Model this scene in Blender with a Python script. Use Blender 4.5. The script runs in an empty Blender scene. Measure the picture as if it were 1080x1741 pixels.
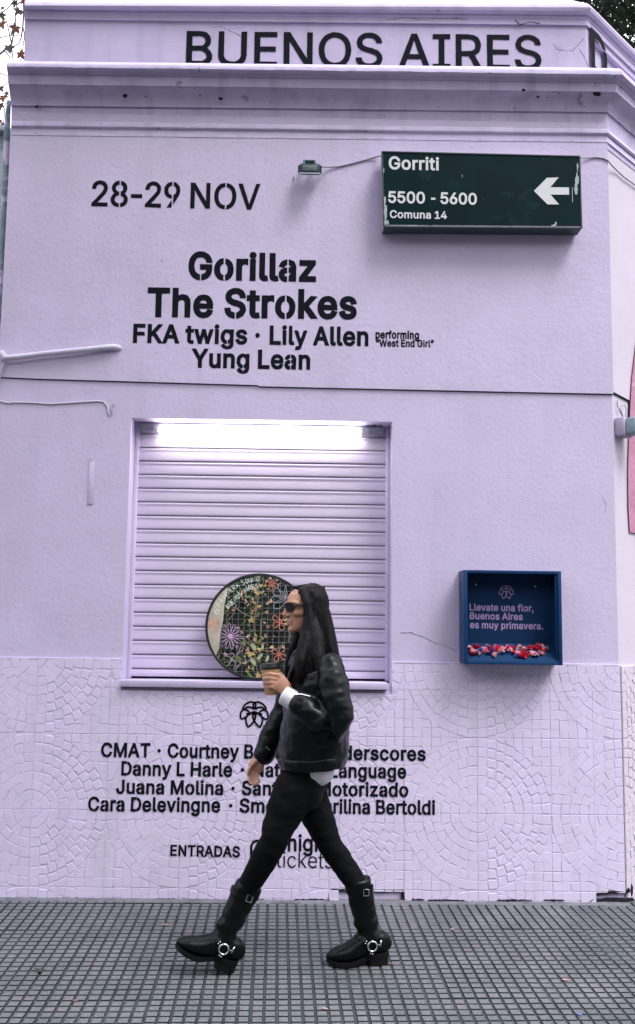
import bpy, bmesh, math, random
import numpy as np
from math import sin, cos, pi, atan, radians, sqrt, atan2
from mathutils import Vector, Matrix, noise as mnoise
random.seed(7)
S = bpy.context.scene
COL = S.collection

# ------------------------------------------------------------------ camera
FOC, IMW, IMH = 1540.0, 1080.0, 1741.0
CAM_H, CAM_D = 1.529, 5.044
PITCH, YAW, ROLL = atan((1042 - 870.5) / FOC), 0.012, 0.0125
RM = Matrix.Rotation(-YAW, 3, 'Z') @ Matrix.Rotation(pi / 2 + PITCH, 3, 'X') @ Matrix.Rotation(ROLL, 3, 'Z')
CAM = Vector((0, -CAM_D, CAM_H))
cd = bpy.data.cameras.new('camera')
cd.sensor_fit = 'VERTICAL'; cd.sensor_height = 24.0; cd.lens = FOC / IMH * 24.0
cd.clip_start = 0.05; cd.clip_end = 1000
cam = bpy.data.objects.new('camera', cd)
cam.matrix_world = Matrix.Translation(CAM) @ RM.to_4x4()
COL.objects.link(cam); S.camera = cam

# ------------------------------------------------------------------ light
SUN_EL, SUN_AZ = radians(58), radians(46)      # azimuth measured from -Y (towards the viewer) to +X
w = bpy.data.worlds.new('World'); S.world = w; w.use_nodes = True
nt = w.node_tree; bg = nt.nodes['Background']
sky = nt.nodes.new('ShaderNodeTexSky'); sky.sky_type = 'NISHITA'; sky.sun_disc = False
sky.sun_elevation = SUN_EL; sky.sun_rotation = pi - SUN_AZ
sky.air_density = 1.0; sky.dust_density = 3.0
mx = nt.nodes.new('ShaderNodeMix'); mx.data_type = 'RGBA'
mx.inputs[0].default_value = 0.80
mx.inputs[7].default_value = (10.2, 9.9, 10.6, 1)      # the even grey-white of a closed cloud cover
nt.links.new(sky.outputs[0], mx.inputs[6])
tcw = nt.nodes.new('ShaderNodeTexCoord'); sxw = nt.nodes.new('ShaderNodeSeparateXYZ'); mrw = nt.nodes.new('ShaderNodeMapRange')   # cloud cover is brighter overhead
nt.links.new(tcw.outputs['Generated'], sxw.inputs[0]); nt.links.new(sxw.outputs[2], mrw.inputs[0])
mrw.inputs[1].default_value = -0.05; mrw.inputs[2].default_value = 1.0; mrw.inputs[3].default_value = 0.28; mrw.inputs[4].default_value = 1.6
mw = nt.nodes.new('ShaderNodeVectorMath'); mw.operation = 'SCALE'
nt.links.new(mx.outputs[2], mw.inputs[0]); nt.links.new(mrw.outputs[0], mw.inputs[3]); nt.links.new(mw.outputs[0], bg.inputs[0])
bg.inputs[1].default_value = 0.11
sd = bpy.data.lights.new('sun', 'SUN'); sd.energy = 1.35; sd.angle = radians(22); sd.color = (1.0, 0.965, 0.94)
sun = bpy.data.objects.new('sun', sd); COL.objects.link(sun)
sdir = Vector((sin(SUN_AZ) * cos(SUN_EL), -cos(SUN_AZ) * cos(SUN_EL), sin(SUN_EL)))
sun.rotation_euler = sdir.to_track_quat('Z', 'Y').to_euler()
S.view_settings.view_transform = 'Standard'; S.view_settings.look = 'None'
S.view_settings.exposure = 1.17; S.view_settings.gamma = 1.0
S.cycles.max_bounces = 6

# ------------------------------------------------------------------ helpers
def ray(px, py):
    return RM @ Vector(((px - 540) / FOC, -(py - 870.5) / FOC, -1.0))
def W(px, py, off=0.0):                      # point of the plane y = -off seen at a pixel of the photograph
    d = ray(px, py); return CAM + d * ((-off - CAM.y) / d.y)
def hitplane(p0, n, o, d):
    return o + d * ((p0 - o).dot(n) / d.dot(n))

def wloc(o):
    v = Vector((0, 0, 0))
    while o is not None:
        v += o.location; o = o.parent
    return v
def obj(name, verts, faces, m, parent=None, smooth=None, loc=None):
    V = [Vector(v) for v in verts]
    me = bpy.data.meshes.new(name)
    o = bpy.data.objects.new(name, me)
    if parent is not None:
        o.parent = parent; base = wloc(parent)
    else:
        if loc is None:
            xs = [v.x for v in V]; ys = [v.y for v in V]; zs = [v.z for v in V]
            loc = Vector(((min(xs) + max(xs)) / 2, (min(ys) + max(ys)) / 2, min(zs)))
        o.location = loc; base = Vector(loc)
    me.from_pydata([v - base for v in V], [], faces)
    ms = m if isinstance(m, (list, tuple)) else [m]
    for k in ms: me.materials.append(k)
    if smooth is not None:
        me.polygons.foreach_set('use_smooth', [True] * len(me.polygons))
        if smooth < 179: me.set_sharp_from_angle(angle=radians(smooth))
    me.update()
    COL.objects.link(o)
    return o
def thing(name, label, cat, loc=(0, 0, 0), group=None):
    o = bpy.data.objects.new(name, None); o.empty_display_size = 0.1
    o.location = loc; COL.objects.link(o)
    return tag(o, label, cat, group)
def tag(o, label, cat, group=None):
    o['label'] = label; o['category'] = cat
    if group: o['group'] = group
    return o
def struct(o, kind='structure'):
    o['kind'] = kind; return o

class MB:
    def __init__(s): s.v = []; s.f = []
    def add(s, vs, fs):
        b = len(s.v); s.v += [Vector(v) for v in vs]; s.f += [tuple(i + b for i in f) for f in fs]; return s
    def box(s, lo, hi, M=None):
        x0, y0, z0 = lo; x1, y1, z1 = hi
        vs = [Vector(p) for p in ((x0,y0,z0),(x1,y0,z0),(x1,y1,z0),(x0,y1,z0),(x0,y0,z1),(x1,y0,z1),(x1,y1,z1),(x0,y1,z1))]
        if M is not None: vs = [M @ v for v in vs]
        return s.add(vs, [(0,3,2,1),(4,5,6,7),(0,1,5,4),(1,2,6,5),(2,3,7,6),(3,0,4,7)])
    def bbox(s, lo, hi, r=0.004, M=None):      # a box with chamfered edges
        bm = bmesh.new(); bmesh.ops.create_cube(bm, size=1)
        lo, hi = Vector(lo), Vector(hi)
        for v in bm.verts:
            v.co = Vector([lo[i] + (v.co[i] + .5) * (hi[i] - lo[i]) for i in range(3)])
        bmesh.ops.bevel(bm, geom=bm.edges[:], offset=r, segments=2, affect='EDGES', profile=0.5)
        vs = [(M @ v.co if M is not None else v.co.copy()) for v in bm.verts]
        fs = [[v.index for v in f.verts] for f in bm.faces]
        bm.free(); return s.add(vs, fs)
    def hexa(s, front, back):                   # two quads of matching corners
        return s.add(list(front) + list(back), [(0,1,2,3),(7,6,5,4),(0,4,5,1),(1,5,6,2),(2,6,7,3),(3,7,4,0)])
    def tube(s, pts, r, n=8, caps=True):
        pts = [Vector(p) for p in pts]; N = len(pts)
        rs = r if isinstance(r, (list, tuple)) else [r] * N
        T = []
        for i in range(N):
            a = pts[max(i - 1, 0)]; b = pts[min(i + 1, N - 1)]
            t = b - a; T.append(t.normalized() if t.length > 1e-9 else Vector((0, 0, 1)))
        ref = Vector((0, 0, 1)) if abs(T[0].z) < .9 else Vector((1, 0, 0))
        u = (ref - T[0] * ref.dot(T[0])).normalized(); vs = []
        for i in range(N):
            u = (u - T[i] * u.dot(T[i])); u = u.normalized() if u.length > 1e-6 else T[i].orthogonal().normalized()
            v = T[i].cross(u)
            for k in range(n):
                a = 2 * pi * k / n; vs.append(pts[i] + (u * cos(a) + v * sin(a)) * rs[i])
        fs = []
        for i in range(N - 1):
            for k in range(n):
                a = i * n + k; b = i * n + (k + 1) % n; fs.append((a, b, b + n, a + n))
        if caps:
            fs.append(tuple(range(n - 1, -1, -1))); fs.append(tuple(range((N - 1) * n, N * n)))
        return s.add(vs, fs)
    def build(s, name, m, parent=None, smooth=None, loc=None):
        return obj(name, s.v, s.f, m, parent, smooth, loc)

def arc(c, u, v, r, a0, a1, n):
    return [c + u * (r * cos(a0 + (a1 - a0) * i / n)) + v * (r * sin(a0 + (a1 - a0) * i / n)) for i in range(n + 1)]

# ------------------------------------------------------------------ materials
def mat(name, col, rough=0.6, metal=0.0, var=0.0, vscale=4.0, bumps=(), spec=0.5, specks=None, emit=None, stretch=None, coat=0.0, tint=None, streak=None):
    m = bpy.data.materials.new(name); m.use_nodes = True
    t = m.node_tree; b = t.nodes['Principled BSDF']; L = t.links.new
    b.inputs['Base Color'].default_value = (*col, 1); b.inputs['Roughness'].default_value = rough
    b.inputs['Metallic'].default_value = metal; b.inputs['Specular IOR Level'].default_value = spec
    b.inputs['Coat Weight'].default_value = coat
    geo = t.nodes.new('ShaderNodeNewGeometry'); pos = geo.outputs['Position']
    if stretch:
        vm = t.nodes.new('ShaderNodeVectorMath'); vm.operation = 'MULTIPLY'; vm.inputs[1].default_value = stretch
        L(pos, vm.inputs[0]); pos = vm.outputs[0]
    def nz(scale, detail=3.0, rgh=0.55):
        n = t.nodes.new('ShaderNodeTexNoise'); n.inputs['Scale'].default_value = scale
        n.inputs['Detail'].default_value = detail; n.inputs['Roughness'].default_value = rgh
        L(pos, n.inputs['Vector']); return n
    def ramp(src, a, bb, c0=(0,0,0,1), c1=(1,1,1,1)):
        r = t.nodes.new('ShaderNodeValToRGB'); L(src, r.inputs[0])
        r.color_ramp.elements[0].position = a; r.color_ramp.elements[1].position = bb
        r.color_ramp.elements[0].color = c0; r.color_ramp.elements[1].color = c1; return r.outputs[0]
    def mix(f, a, c):
        x = t.nodes.new('ShaderNodeMix'); x.data_type = 'RGBA'
        if isinstance(f, float): x.inputs[0].default_value = f
        else: L(f, x.inputs[0])
        for i, q in ((6, a), (7, c)):
            if isinstance(q, tuple): x.inputs[i].default_value = (*q, 1)
            else: L(q, x.inputs[i])
        return x.outputs[2]
    cur = None
    if var:
        lo = tuple(c * (1 - var) for c in col); hi = tuple(min(1, c * (1 + var)) for c in col)
        if tint: hi = tint
        cur = mix(ramp(nz(vscale, 6.0, 0.62).outputs[0], 0.3, 0.7), lo, hi)
    for sp in (specks or ()):                     # (scale, threshold, softness, colour, amount)
        f = ramp(nz(sp[0], 5.0, 0.65).outputs[0], sp[1], sp[1] + sp[2], (0,0,0,1), (sp[4],)*3 + (1,))
        cur = mix(f, cur if cur is not None else col, sp[3])
    if streak:                                    # old rain runs
        vs_ = t.nodes.new('ShaderNodeVectorMath'); vs_.operation = 'MULTIPLY'; vs_.inputs[1].default_value = (1, 1, .07); L(geo.outputs['Position'], vs_.inputs[0])
        ns_ = t.nodes.new('ShaderNodeTexNoise'); ns_.inputs['Scale'].default_value = 9; ns_.inputs['Detail'].default_value = 5; L(vs_.outputs[0], ns_.inputs['Vector'])
        cur = mix(ramp(ns_.outputs[0], .52, .72, (0,0,0,1), (streak[1],)*3 + (1,)), cur if cur is not None else col, streak[0])
    if cur is not None: L(cur, b.inputs['Base Color'])
    last = None
    for (scale, strength, dist, *d) in bumps:
        bn = t.nodes.new('ShaderNodeBump'); bn.inputs['Strength'].default_value = strength; bn.inputs['Distance'].default_value = dist
        L(nz(scale, d[0] if d else 4.0, 0.6).outputs[0], bn.inputs['Height'])
        if last is not None: L(last, bn.inputs['Normal'])
        last = bn.outputs[0]
    if last is not None: L(last, b.inputs['Normal'])
    if emit:
        b.inputs['Emission Color'].default_value = (*emit[0], 1); b.inputs['Emission Strength'].default_value = emit[1]
    return m

LAV = (0.588, 0.528, 0.718)
M = {}
M['stucco'] = mat('lavender_stucco', LAV, 0.85, var=0.06, vscale=2.2, spec=0.25,
    bumps=((38, 0.24, 0.012, 5.0), (150, 0.30, 0.004, 3.0)),
    specks=((24, 0.665, 0.05, (0.30, 0.27, 0.42), 0.55), (3.1, 0.60, 0.15, (0.40, 0.37, 0.55), 0.35), (60, 0.735, 0.02, (0.16, 0.15, 0.22), 0.8), (100, 0.63, 0.05, (0.40, 0.38, 0.54), 0.5)), streak=((0.43, 0.42, 0.56), 0.16))
M['plaster'] = mat('lavender_plaster', (0.49, 0.44, 0.615), 0.8, var=0.08, vscale=3.0, spec=0.25,
    bumps=((14, 0.25, 0.012, 5.0), (90, 0.25, 0.004, 4.0)),
    specks=((9, 0.64, 0.05, (0.32, 0.29, 0.45), 0.6), (45, 0.72, 0.03, (0.06, 0.07, 0.09), 0.8)), streak=((0.33, 0.33, 0.45), 0.5))
M['cornice'] = mat('lavender_cornice', (0.53, 0.475, 0.665), 0.8, var=0.10, vscale=5.0, spec=0.25,
    bumps=((22, 0.4, 0.012, 6.0), (110, 0.3, 0.004, 3.0)),
    specks=((11, 0.645, 0.03, (0.20, 0.20, 0.28), 0.7), (30, 0.69, 0.02, (0.03, 0.035, 0.04), 0.9)), streak=((0.30, 0.31, 0.42), 0.6))
M['chamfer'] = mat('lavender_corner_plaster', (0.555, 0.505, 0.60), 0.8, var=0.05, vscale=3.0, spec=0.25, bumps=((50, 0.25, 0.006, 4.0),),
    specks=((40, 0.72, 0.02, (0.2, 0.2, 0.25), 0.7),))
M['mosaic'] = mat('lavender_mosaic_tile', (0.695, 0.630, 0.825), 0.62, var=0.05, vscale=6.0, spec=0.35, bumps=((70, 0.18, 0.004, 4.0),),
    specks=((55, 0.715, 0.02, (0.12, 0.12, 0.18), 0.7), (6, 0.6, .12, (.54, .52, .67), .5)), streak=((0.50, 0.48, 0.62), 0.3))
M['grout'] = mat('lavender_joint', (0.64, 0.58, 0.765), 0.85, var=0.12, vscale=7.0, spec=0.2)
M['shutter'] = mat('lavender_shutter_paint', (0.665, 0.59, 0.775), 0.42, var=0.04, vscale=3.0, spec=0.45, bumps=((120, 0.05, 0.002),),
    specks=((30, 0.73, 0.02, (0.3, 0.27, 0.4), 0.5),))
M['paint'] = mat('black_wall_paint', (0.006, 0.008, 0.013), 0.8, spec=0.08, bumps=((60, 0.3, 0.006, 4.0),),
    specks=((260, 0.66, 0.05, (0.30, 0.27, 0.38), 0.22),))
M['dark'] = mat('dark_broken_mortar', (0.02, 0.022, 0.028), 0.95, var=0.5, vscale=60, spec=0.1, bumps=((80, 0.6, 0.01),))
M['crack'] = mat('crack_shade', (0.07, 0.065, 0.10), 0.95, spec=0.1)
M['pipe'] = mat('lavender_pipe', (0.56, 0.535, 0.67), 0.6, var=0.08, vscale=20, bumps=((60, 0.2, 0.004),))
M['oldpipe'] = mat('weathered_pipe', (0.16, 0.22, 0.26), 0.7, var=0.35, vscale=9, specks=((6, 0.5, 0.06, LAV, 0.9),), bumps=((50, 0.3, 0.004),))
GLYPHS = r'''
 |188|
,|188|38,-119,15,0,10,63 68,71,-10,-63,23,0 137,71,-23,0,-18,-63 84,-119,18,63,-15,0
-|453|337,244,-74,0,0,-18 337,188,0,19,-74,0 114,188,74,0,0,19 114,244,0,-18,74,0
.|188|95,-4,13,0,-12,0 63,9,9,-9,-9,9 50,41,0,-13,0,13 63,73,-9,-8,9,9 95,87,-12,0,13,0 128,73,-9,9,9,-8 141,41,0,13,0,-13 128,9,9,9,-9,-9
0|453|227,-7,37,0,-38,0 130,24,27,-21,-27,21 69,113,14,-39,-14,39 48,254,0,-55,0,55 69,395,-14,-39,14,39 130,484,-26,-20,27,21 227,516,-38,0,37,0 323,484,-27,21,27,-20 384,395,-14,39,14,-39 405,254,0,55,0,-55 384,113,14,39,-14,-39 323,24,27,21,-26,-21/227,50,-25,0,25,0 290,74,-17,-16,18,16 330,144,-9,-31,9,30 344,254,0,-43,0,43 330,365,9,-31,-9,30 290,435,18,-16,-17,16 227,460,25,0,-25,0 163,435,17,16,-17,-16 123,365,9,30,-9,-31 109,254,0,43,0,-43 123,144,-9,30,9,-31 163,74,-17,16,17,-16
1|453|76,0,105,0,0,18 76,55,0,-19,105,0 391,55,-105,0,0,-19 391,0,0,18,-105,0/276,509,-26,0,0,-170 276,0,0,170,-21,0 212,0,22,0,0,149 212,448,0,-149,-1,0 209,448,1,0,-41,-30 86,358,41,30,0,23 86,427,0,-23,37,27 198,509,-37,-28,26,0
2|453|64,0,108,0,0,16 64,47,0,-15,57,61 234,229,-57,-61,20,20 282,282,-12,-15,13,16 311,327,-7,-14,6,14 320,371,0,-15,0,19 308,419,8,-14,-9,13 273,449,15,-7,-14,7 224,460,18,0,-20,0 172,447,15,9,-14,-8 139,413,8,15,-8,-14 127,362,0,20,-20,0 66,362,20,0,0,30 86,442,-14,-23,14,23 143,496,-24,-13,24,13 225,516,-31,0,30,0 306,497,-24,12,23,-13 361,445,-13,22,13,-21 381,372,0,27,0,-18 371,318,7,17,-7,-18 336,259,17,21,-17,-22 267,180,29,31,-38,-40 153,60,38,40,0,-1 153,57,0,1,78,0 389,57,-79,0,0,-19 389,0,0,19,-108,0
4|453|40,105,124,0,0,18 40,158,0,-17,69,117 247,509,-69,-117,21,0 311,509,-22,0,-68,-115 109,166,67,114,0,-1 109,163,0,1,101,0 413,163,-101,0,0,-19 413,105,0,20,-124,0/282,0,20,0,0,40 282,121,0,-40,0,9 282,146,0,-8,0,57 282,318,0,-58,20,0 343,318,-21,0,0,-106 343,0,0,106,-21,0
5|453|221,-7,33,0,-30,0 140,11,24,-12,-24,12 83,60,14,-21,-14,21 60,130,1,-26,21,0 122,130,-21,0,2,-15 138,89,-9,12,9,-12 173,60,-14,7,15,-7 221,50,-17,0,21,0 276,64,-16,-9,16,10 314,104,-9,-17,9,17 328,162,0,-21,0,22 314,221,9,-17,-10,17 275,262,16,-10,-17,10 218,277,21,0,-17,0 167,268,17,6,-16,-5 128,246,10,9,-20,2 67,253,21,-3,10,85 96,509,-10,-86,90,0 366,509,-90,0,0,-19 366,452,0,19,-72,0 151,452,71,0,-6,-50 134,301,5,51,1,0 136,301,-1,0,11,10 178,325,-17,-6,16,6 229,334,-18,0,24,0 294,321,-20,8,19,-8 345,285,-14,16,14,-15 379,231,-8,21,8,-21 391,163,0,25,0,-33 369,76,15,25,-15,-26 309,15,25,15,-26,-14
6|453|226,-7,32,0,-31,0 142,15,25,-15,-24,14 84,74,14,-25,-13,26 64,162,0,-33,0,24 80,239,-11,-27,11,27 137,340,-27,-40,39,56 252,509,-38,-56,24,0 322,509,-23,0,-57,-83 151,261,57,83,-2,0 145,261,2,0,5,10 165,288,-8,-8,9,8 196,307,-12,-5,11,5 235,314,-14,0,31,0 316,295,-23,13,23,-13 370,240,-13,23,12,-24 389,157,0,32,0,-32 368,73,14,24,-14,-25 310,14,24,14,-24,-14/226,48,-19,0,20,0 279,63,-15,-10,15,9 314,101,-8,-16,9,17 327,157,0,-21,0,21 314,213,9,-16,-8,17 279,251,15,-9,-15,10 226,265,20,0,-19,0 174,252,15,9,-15,-9 138,214,9,16,-9,-16 125,158,0,21,0,-21 138,102,-9,16,9,-17 174,63,-15,9,15,-10
8|453|226,-7,34,0,-34,0 136,11,26,-12,-27,13 74,62,15,-22,-15,21 52,135,0,-27,0,22 65,195,-9,-18,9,18 101,241,-15,-12,15,12 153,265,-20,-4,0,0 153,267,0,-1,-25,6 93,308,15,-21,-15,21 70,380,0,-27,0,26 90,450,-13,-21,14,20 146,498,-24,-12,23,12 226,516,-30,0,30,0 306,498,-23,12,23,-12 361,450,-13,20,14,-21 382,380,0,26,0,-27 359,308,15,21,-15,-21 300,267,25,6,0,-1 300,265,0,0,19,-4 351,241,-15,12,15,-12 387,195,-9,18,9,-18 401,135,0,22,0,-27 378,62,15,21,-14,-22 317,11,26,13,-26,-12/226,49,-22,0,23,0 285,60,-17,-7,16,8 323,91,-9,-13,9,14 337,139,0,-18,0,19 322,189,10,-15,-9,14 283,223,17,-9,-17,8 226,235,21,0,-21,0 169,223,17,8,-17,-9 130,189,9,14,-10,-15 115,139,0,19,0,-18 129,91,-9,14,9,-13 167,60,-16,8,17,-7/226,290,-18,0,18,0 274,300,-14,-7,14,7 307,330,-8,-12,8,13 319,376,0,-18,0,17 308,420,7,-13,-8,13 275,449,14,-6,-14,7 226,460,19,0,-18,0 177,449,14,7,-14,-6 145,420,7,13,-8,-13 133,376,0,17,0,-18 145,330,-8,13,7,-12 178,300,-15,7,14,-7
9|453|226,516,-31,0,32,0 310,494,-24,14,25,-14 368,434,-14,26,14,-25 389,347,0,33,0,-24 373,270,10,27,-11,-27 315,168,28,41,-38,-56 200,0,39,56,-23,0 130,0,24,0,57,83 301,248,-57,-83,2,0 307,248,-2,0,-4,-10 287,221,9,8,-8,-8 257,202,12,5,-12,-5 218,195,14,0,-31,0 137,214,23,-13,-23,13 83,269,13,-24,-13,23 64,352,0,-32,0,32 85,436,-14,-24,14,25 143,494,-25,-14,24,14/226,460,20,0,-19,0 174,446,15,10,-15,-9 138,407,9,17,-8,-16 125,352,0,20,0,-22 138,295,-8,17,9,-16 174,257,-15,9,15,-9 226,243,-19,0,20,0 279,257,-16,-9,15,9 314,295,-8,-16,9,16 327,350,0,-20,0,22 314,407,9,-16,-8,17 279,446,15,-9,-15,10
A|480|16,0,23,0,62,170 201,509,-61,-170,25,0 276,509,-25,0,62,-170 463,0,-62,170,-23,0 395,0,23,0,-36,101 287,302,36,-100,-6,19 264,372,9,-28,-9,28 232,478,13,-43,4,0 245,478,-4,0,-12,-43 213,371,9,28,-9,-28 191,302,5,18,-36,-100 85,0,35,101,-23,0/110,142,87,0,0,19 110,199,0,-19,87,0 370,199,-87,0,0,-19 370,142,0,19,-87,0
B|456|60,0,62,0,0,170 60,509,0,-170,60,0 241,509,-60,0,35,0 329,491,-23,12,23,-12 381,442,-12,20,11,-20 398,374,0,25,0,-22 387,320,7,14,-8,-14 356,286,13,8,-12,-9 315,267,15,4,0,-2 315,262,0,2,16,-1 363,245,-16,10,16,-10 402,203,-10,18,11,-18 418,136,0,27,0,-25 400,67,12,20,-12,-21 344,18,26,12,-25,-12 247,0,40,0,-63,0/125,57,0,58,40,0 245,57,-40,0,39,0 330,80,-17,-15,17,15 355,137,0,-23,0,17 342,184,9,-14,-8,14 306,218,15,-9,-16,9 248,231,23,0,-41,0 125,231,41,0,0,-58/125,285,0,56,37,0 238,285,-38,0,19,0 288,296,-15,-7,15,7 323,326,-8,-13,9,13 336,372,0,-17,0,23 313,429,15,-15,-16,15 240,452,33,0,-38,0 125,452,38,0,0,-56
C|510|267,-7,26,0,-44,0 150,25,34,-21,-34,21 70,115,19,-39,-20,39 40,254,0,-53,0,54 70,393,-20,-39,19,39 150,484,-34,-22,34,21 267,516,-44,0,26,0 340,504,-23,8,23,-7 402,471,-18,15,18,-14 448,418,-12,21,12,-20 473,348,-5,26,-22,0 408,348,22,0,-4,18 389,395,9,-14,-8,13 357,428,13,-9,-12,10 315,449,16,-5,-15,5 267,456,17,0,-31,0 184,432,24,16,-25,-15 125,364,14,30,-14,-30 103,254,0,43,0,-43 125,145,-14,30,15,-30 184,76,-25,16,25,-15 267,53,-31,0,17,0 315,60,-15,-5,16,5 357,81,-12,-10,13,9 389,114,-8,-13,9,14 408,160,-4,-17,22,0 473,160,-22,0,-4,-25 448,91,12,20,-12,-21 402,38,19,14,-18,-15 341,5,22,7,-23,-8
D|502|219,0,52,0,-41,0 96,0,41,0,0,19 96,57,0,-19,40,0 215,57,-40,0,41,0 318,81,-27,-16,27,16 379,149,-13,-30,13,30 399,255,0,-41,0,41 379,361,13,-30,-13,29 320,428,26,-16,-27,16 221,452,39,0,-43,0 93,452,43,0,0,19 93,509,0,-19,44,0 225,509,-44,0,50,0 353,478,-36,21,35,-20 433,391,-18,38,19,-38 462,255,0,53,0,-53 433,119,19,38,-19,-38 351,31,36,20,-37,-21/125,509,-22,0,0,-170 125,0,0,170,-22,0 60,0,22,0,0,170 60,509,0,-170,22,0
E|419|60,0,105,0,0,170 60,509,0,-170,104,0 372,509,-104,0,0,-19 372,452,0,19,-82,0 125,452,82,0,0,-56 125,286,0,55,77,0 355,286,-77,0,0,-19 355,229,0,19,-77,0 125,229,77,0,0,-57 125,57,0,57,83,0 375,57,-83,0,0,-19 375,0,0,19,-105,0
F|410|60,0,22,0,0,170 60,509,0,-170,103,0 369,509,-103,0,0,-19 369,452,0,19,-81,0 125,452,81,0,0,-58 125,278,0,58,73,0 346,278,-74,0,0,-19 346,221,0,19,-74,0 125,221,73,0,0,-74 125,0,0,74,-22,0
G|520|269,-7,40,0,-46,0 149,25,35,-21,-34,21 69,116,19,-39,-19,39 40,254,0,-53,0,54 69,393,-19,-39,19,39 149,484,-34,-22,34,21 265,516,-44,0,27,0 340,504,-23,8,24,-8 403,469,-18,15,19,-15 449,416,-12,21,12,-20 474,349,-4,24,-22,0 408,349,22,0,-5,16 387,393,9,-13,-8,13 356,427,12,-10,-12,9 315,448,15,-4,-15,5 265,456,18,0,-30,0 183,432,25,16,-24,-15 125,364,14,30,-14,-30 103,254,0,43,0,-43 125,145,-14,30,15,-30 184,76,-25,16,25,-15 269,53,-32,0,28,0 345,71,-22,-12,22,12 396,123,-12,-22,13,23 415,202,0,-30,6,-1 434,199,-6,1,-50,0 283,199,50,0,0,19 283,256,0,-19,65,0 478,256,-65,0,0,-19 478,200,0,19,0,-42 451,91,18,31,-18,-31 377,19,31,17,-32,-17
H|517|60,0,22,0,0,170 60,509,0,-170,22,0 125,509,-22,0,0,-74 125,289,0,73,89,0 392,289,-89,0,0,73 392,509,0,-74,22,0 457,509,-22,0,0,-170 457,0,0,170,-22,0 392,0,22,0,0,77 392,232,0,-77,-89,0 125,232,89,0,0,-77 125,0,0,77,-22,0
I|300|31,0,80,0,0,19 31,57,0,-19,29,0 118,57,-29,0,0,132 118,452,0,-132,-29,0 31,452,29,0,0,19 31,509,0,-19,80,0 269,509,-79,0,0,-19 269,452,0,19,-29,0 183,452,29,0,0,-132 183,57,0,132,29,0 269,57,-29,0,0,-19 269,0,0,19,-79,0
J|396|185,-7,45,0,-45,0 75,33,29,-27,-28,26 33,145,0,-48,0,10 33,173,0,-9,22,0 98,173,-22,0,0,-9 98,145,0,10,0,-31 122,74,-16,17,15,-16 185,50,-26,0,26,0 248,74,-16,-16,16,17 272,145,0,-31,0,122 272,509,0,-121,21,0 336,509,-21,0,0,-121 336,145,0,122,0,-48 294,33,28,26,-28,-27
K|467|104,145,42,44,0,24 104,216,0,-23,12,16 139,261,-11,-14,12,14 174,303,-12,-13,13,14 212,344,-13,-13,50,55 364,509,-51,-55,28,0 448,509,-28,0,-72,-78 231,276,73,77,-1,0 228,276,1,0,-41,-43/60,0,22,0,0,170 60,509,0,-170,22,0 125,509,-22,0,0,-58 125,334,0,58,-1,-36 124,225,0,36,0,-11 125,193,-1,11,0,-64 125,0,0,64,-22,0/372,0,26,0,-61,86 188,259,61,-86,13,17 228,309,-13,-16,74,-103 449,0,-74,103,-26,0
L|393|60,0,100,0,0,170 60,509,0,-170,22,0 125,509,-22,0,0,-151 125,57,0,151,78,0 361,57,-79,0,0,-19 361,0,0,19,-100,0
M|628|60,0,21,0,0,170 60,509,0,-170,31,0 152,509,-31,0,41,-107 277,187,-42,107,3,-7 287,159,-3,11,4,-11 299,123,-4,13,4,-13 311,84,-4,13,4,-13 322,49,-3,10,-5,0 307,49,5,0,3,10 318,83,-4,-13,4,12 330,121,-4,-13,4,13 342,158,-4,-11,4,12 352,187,-3,-8,42,107 476,509,-41,-107,31,0 568,509,-31,0,0,-170 568,0,0,170,-21,0 504,0,21,0,0,97 504,291,0,-97,0,11 504,327,0,-13,1,13 505,369,0,-15,0,14 506,413,0,-15,0,15 507,457,0,-14,2,0 513,457,-2,0,-5,-16 498,409,5,17,-6,-16 482,363,5,15,-5,-15 467,322,5,12,-4,-13 456,291,3,8,-38,-97 342,0,38,97,-19,0 286,0,19,0,-38,97 170,291,39,-97,-3,8 159,321,4,-12,-4,12 145,361,5,-15,-5,15 129,408,6,-17,-5,16 112,457,6,-16,2,0 119,457,-2,0,0,-13 120,416,0,15,0,-15 121,372,0,15,0,-15 122,328,-1,14,0,-13 122,291,0,11,0,-97 122,0,0,97,-21,0
N|523|60,0,22,0,0,170 60,509,0,-170,25,0 136,509,-25,0,69,-109 343,183,-69,108,6,-9 363,151,-8,13,7,-13 388,107,-9,16,8,-17 414,55,-9,18,-3,0 405,54,3,0,-2,18 401,108,0,-18,-1,18 399,157,0,-15,0,15 399,195,0,-10,0,105 399,509,0,-105,21,0 463,509,-21,0,0,-170 463,0,0,170,-25,0 387,0,25,0,-62,97 202,290,62,-97,-8,13 177,331,9,-15,-8,14 148,381,11,-19,-11,19 108,452,15,-28,3,1 119,454,-4,-1,1,-26 122,384,-1,21,1,-22 124,328,0,16,1,-16 125,291,0,9,0,-97 125,0,0,97,-22,0
O|533|267,-7,44,0,-44,0 150,25,34,-21,-34,21 70,115,20,-39,-20,39 40,254,0,-53,0,54 70,393,-20,-39,20,39 150,484,-34,-22,34,21 267,516,-44,0,44,0 384,484,-34,21,34,-22 464,393,-20,39,19,-39 493,254,0,54,0,-53 464,115,19,39,-20,-39 384,25,34,21,-34,-21/267,53,-31,0,30,0 349,76,-24,-15,25,15 408,144,-14,-30,15,30 430,254,0,-43,0,44 408,365,15,-30,-14,30 349,433,25,-16,-24,15 267,456,30,0,-31,0 184,433,25,15,-25,-16 125,364,15,30,-14,-30 103,254,0,43,0,-43 125,144,-14,30,15,-30 184,76,-25,16,25,-15
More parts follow.
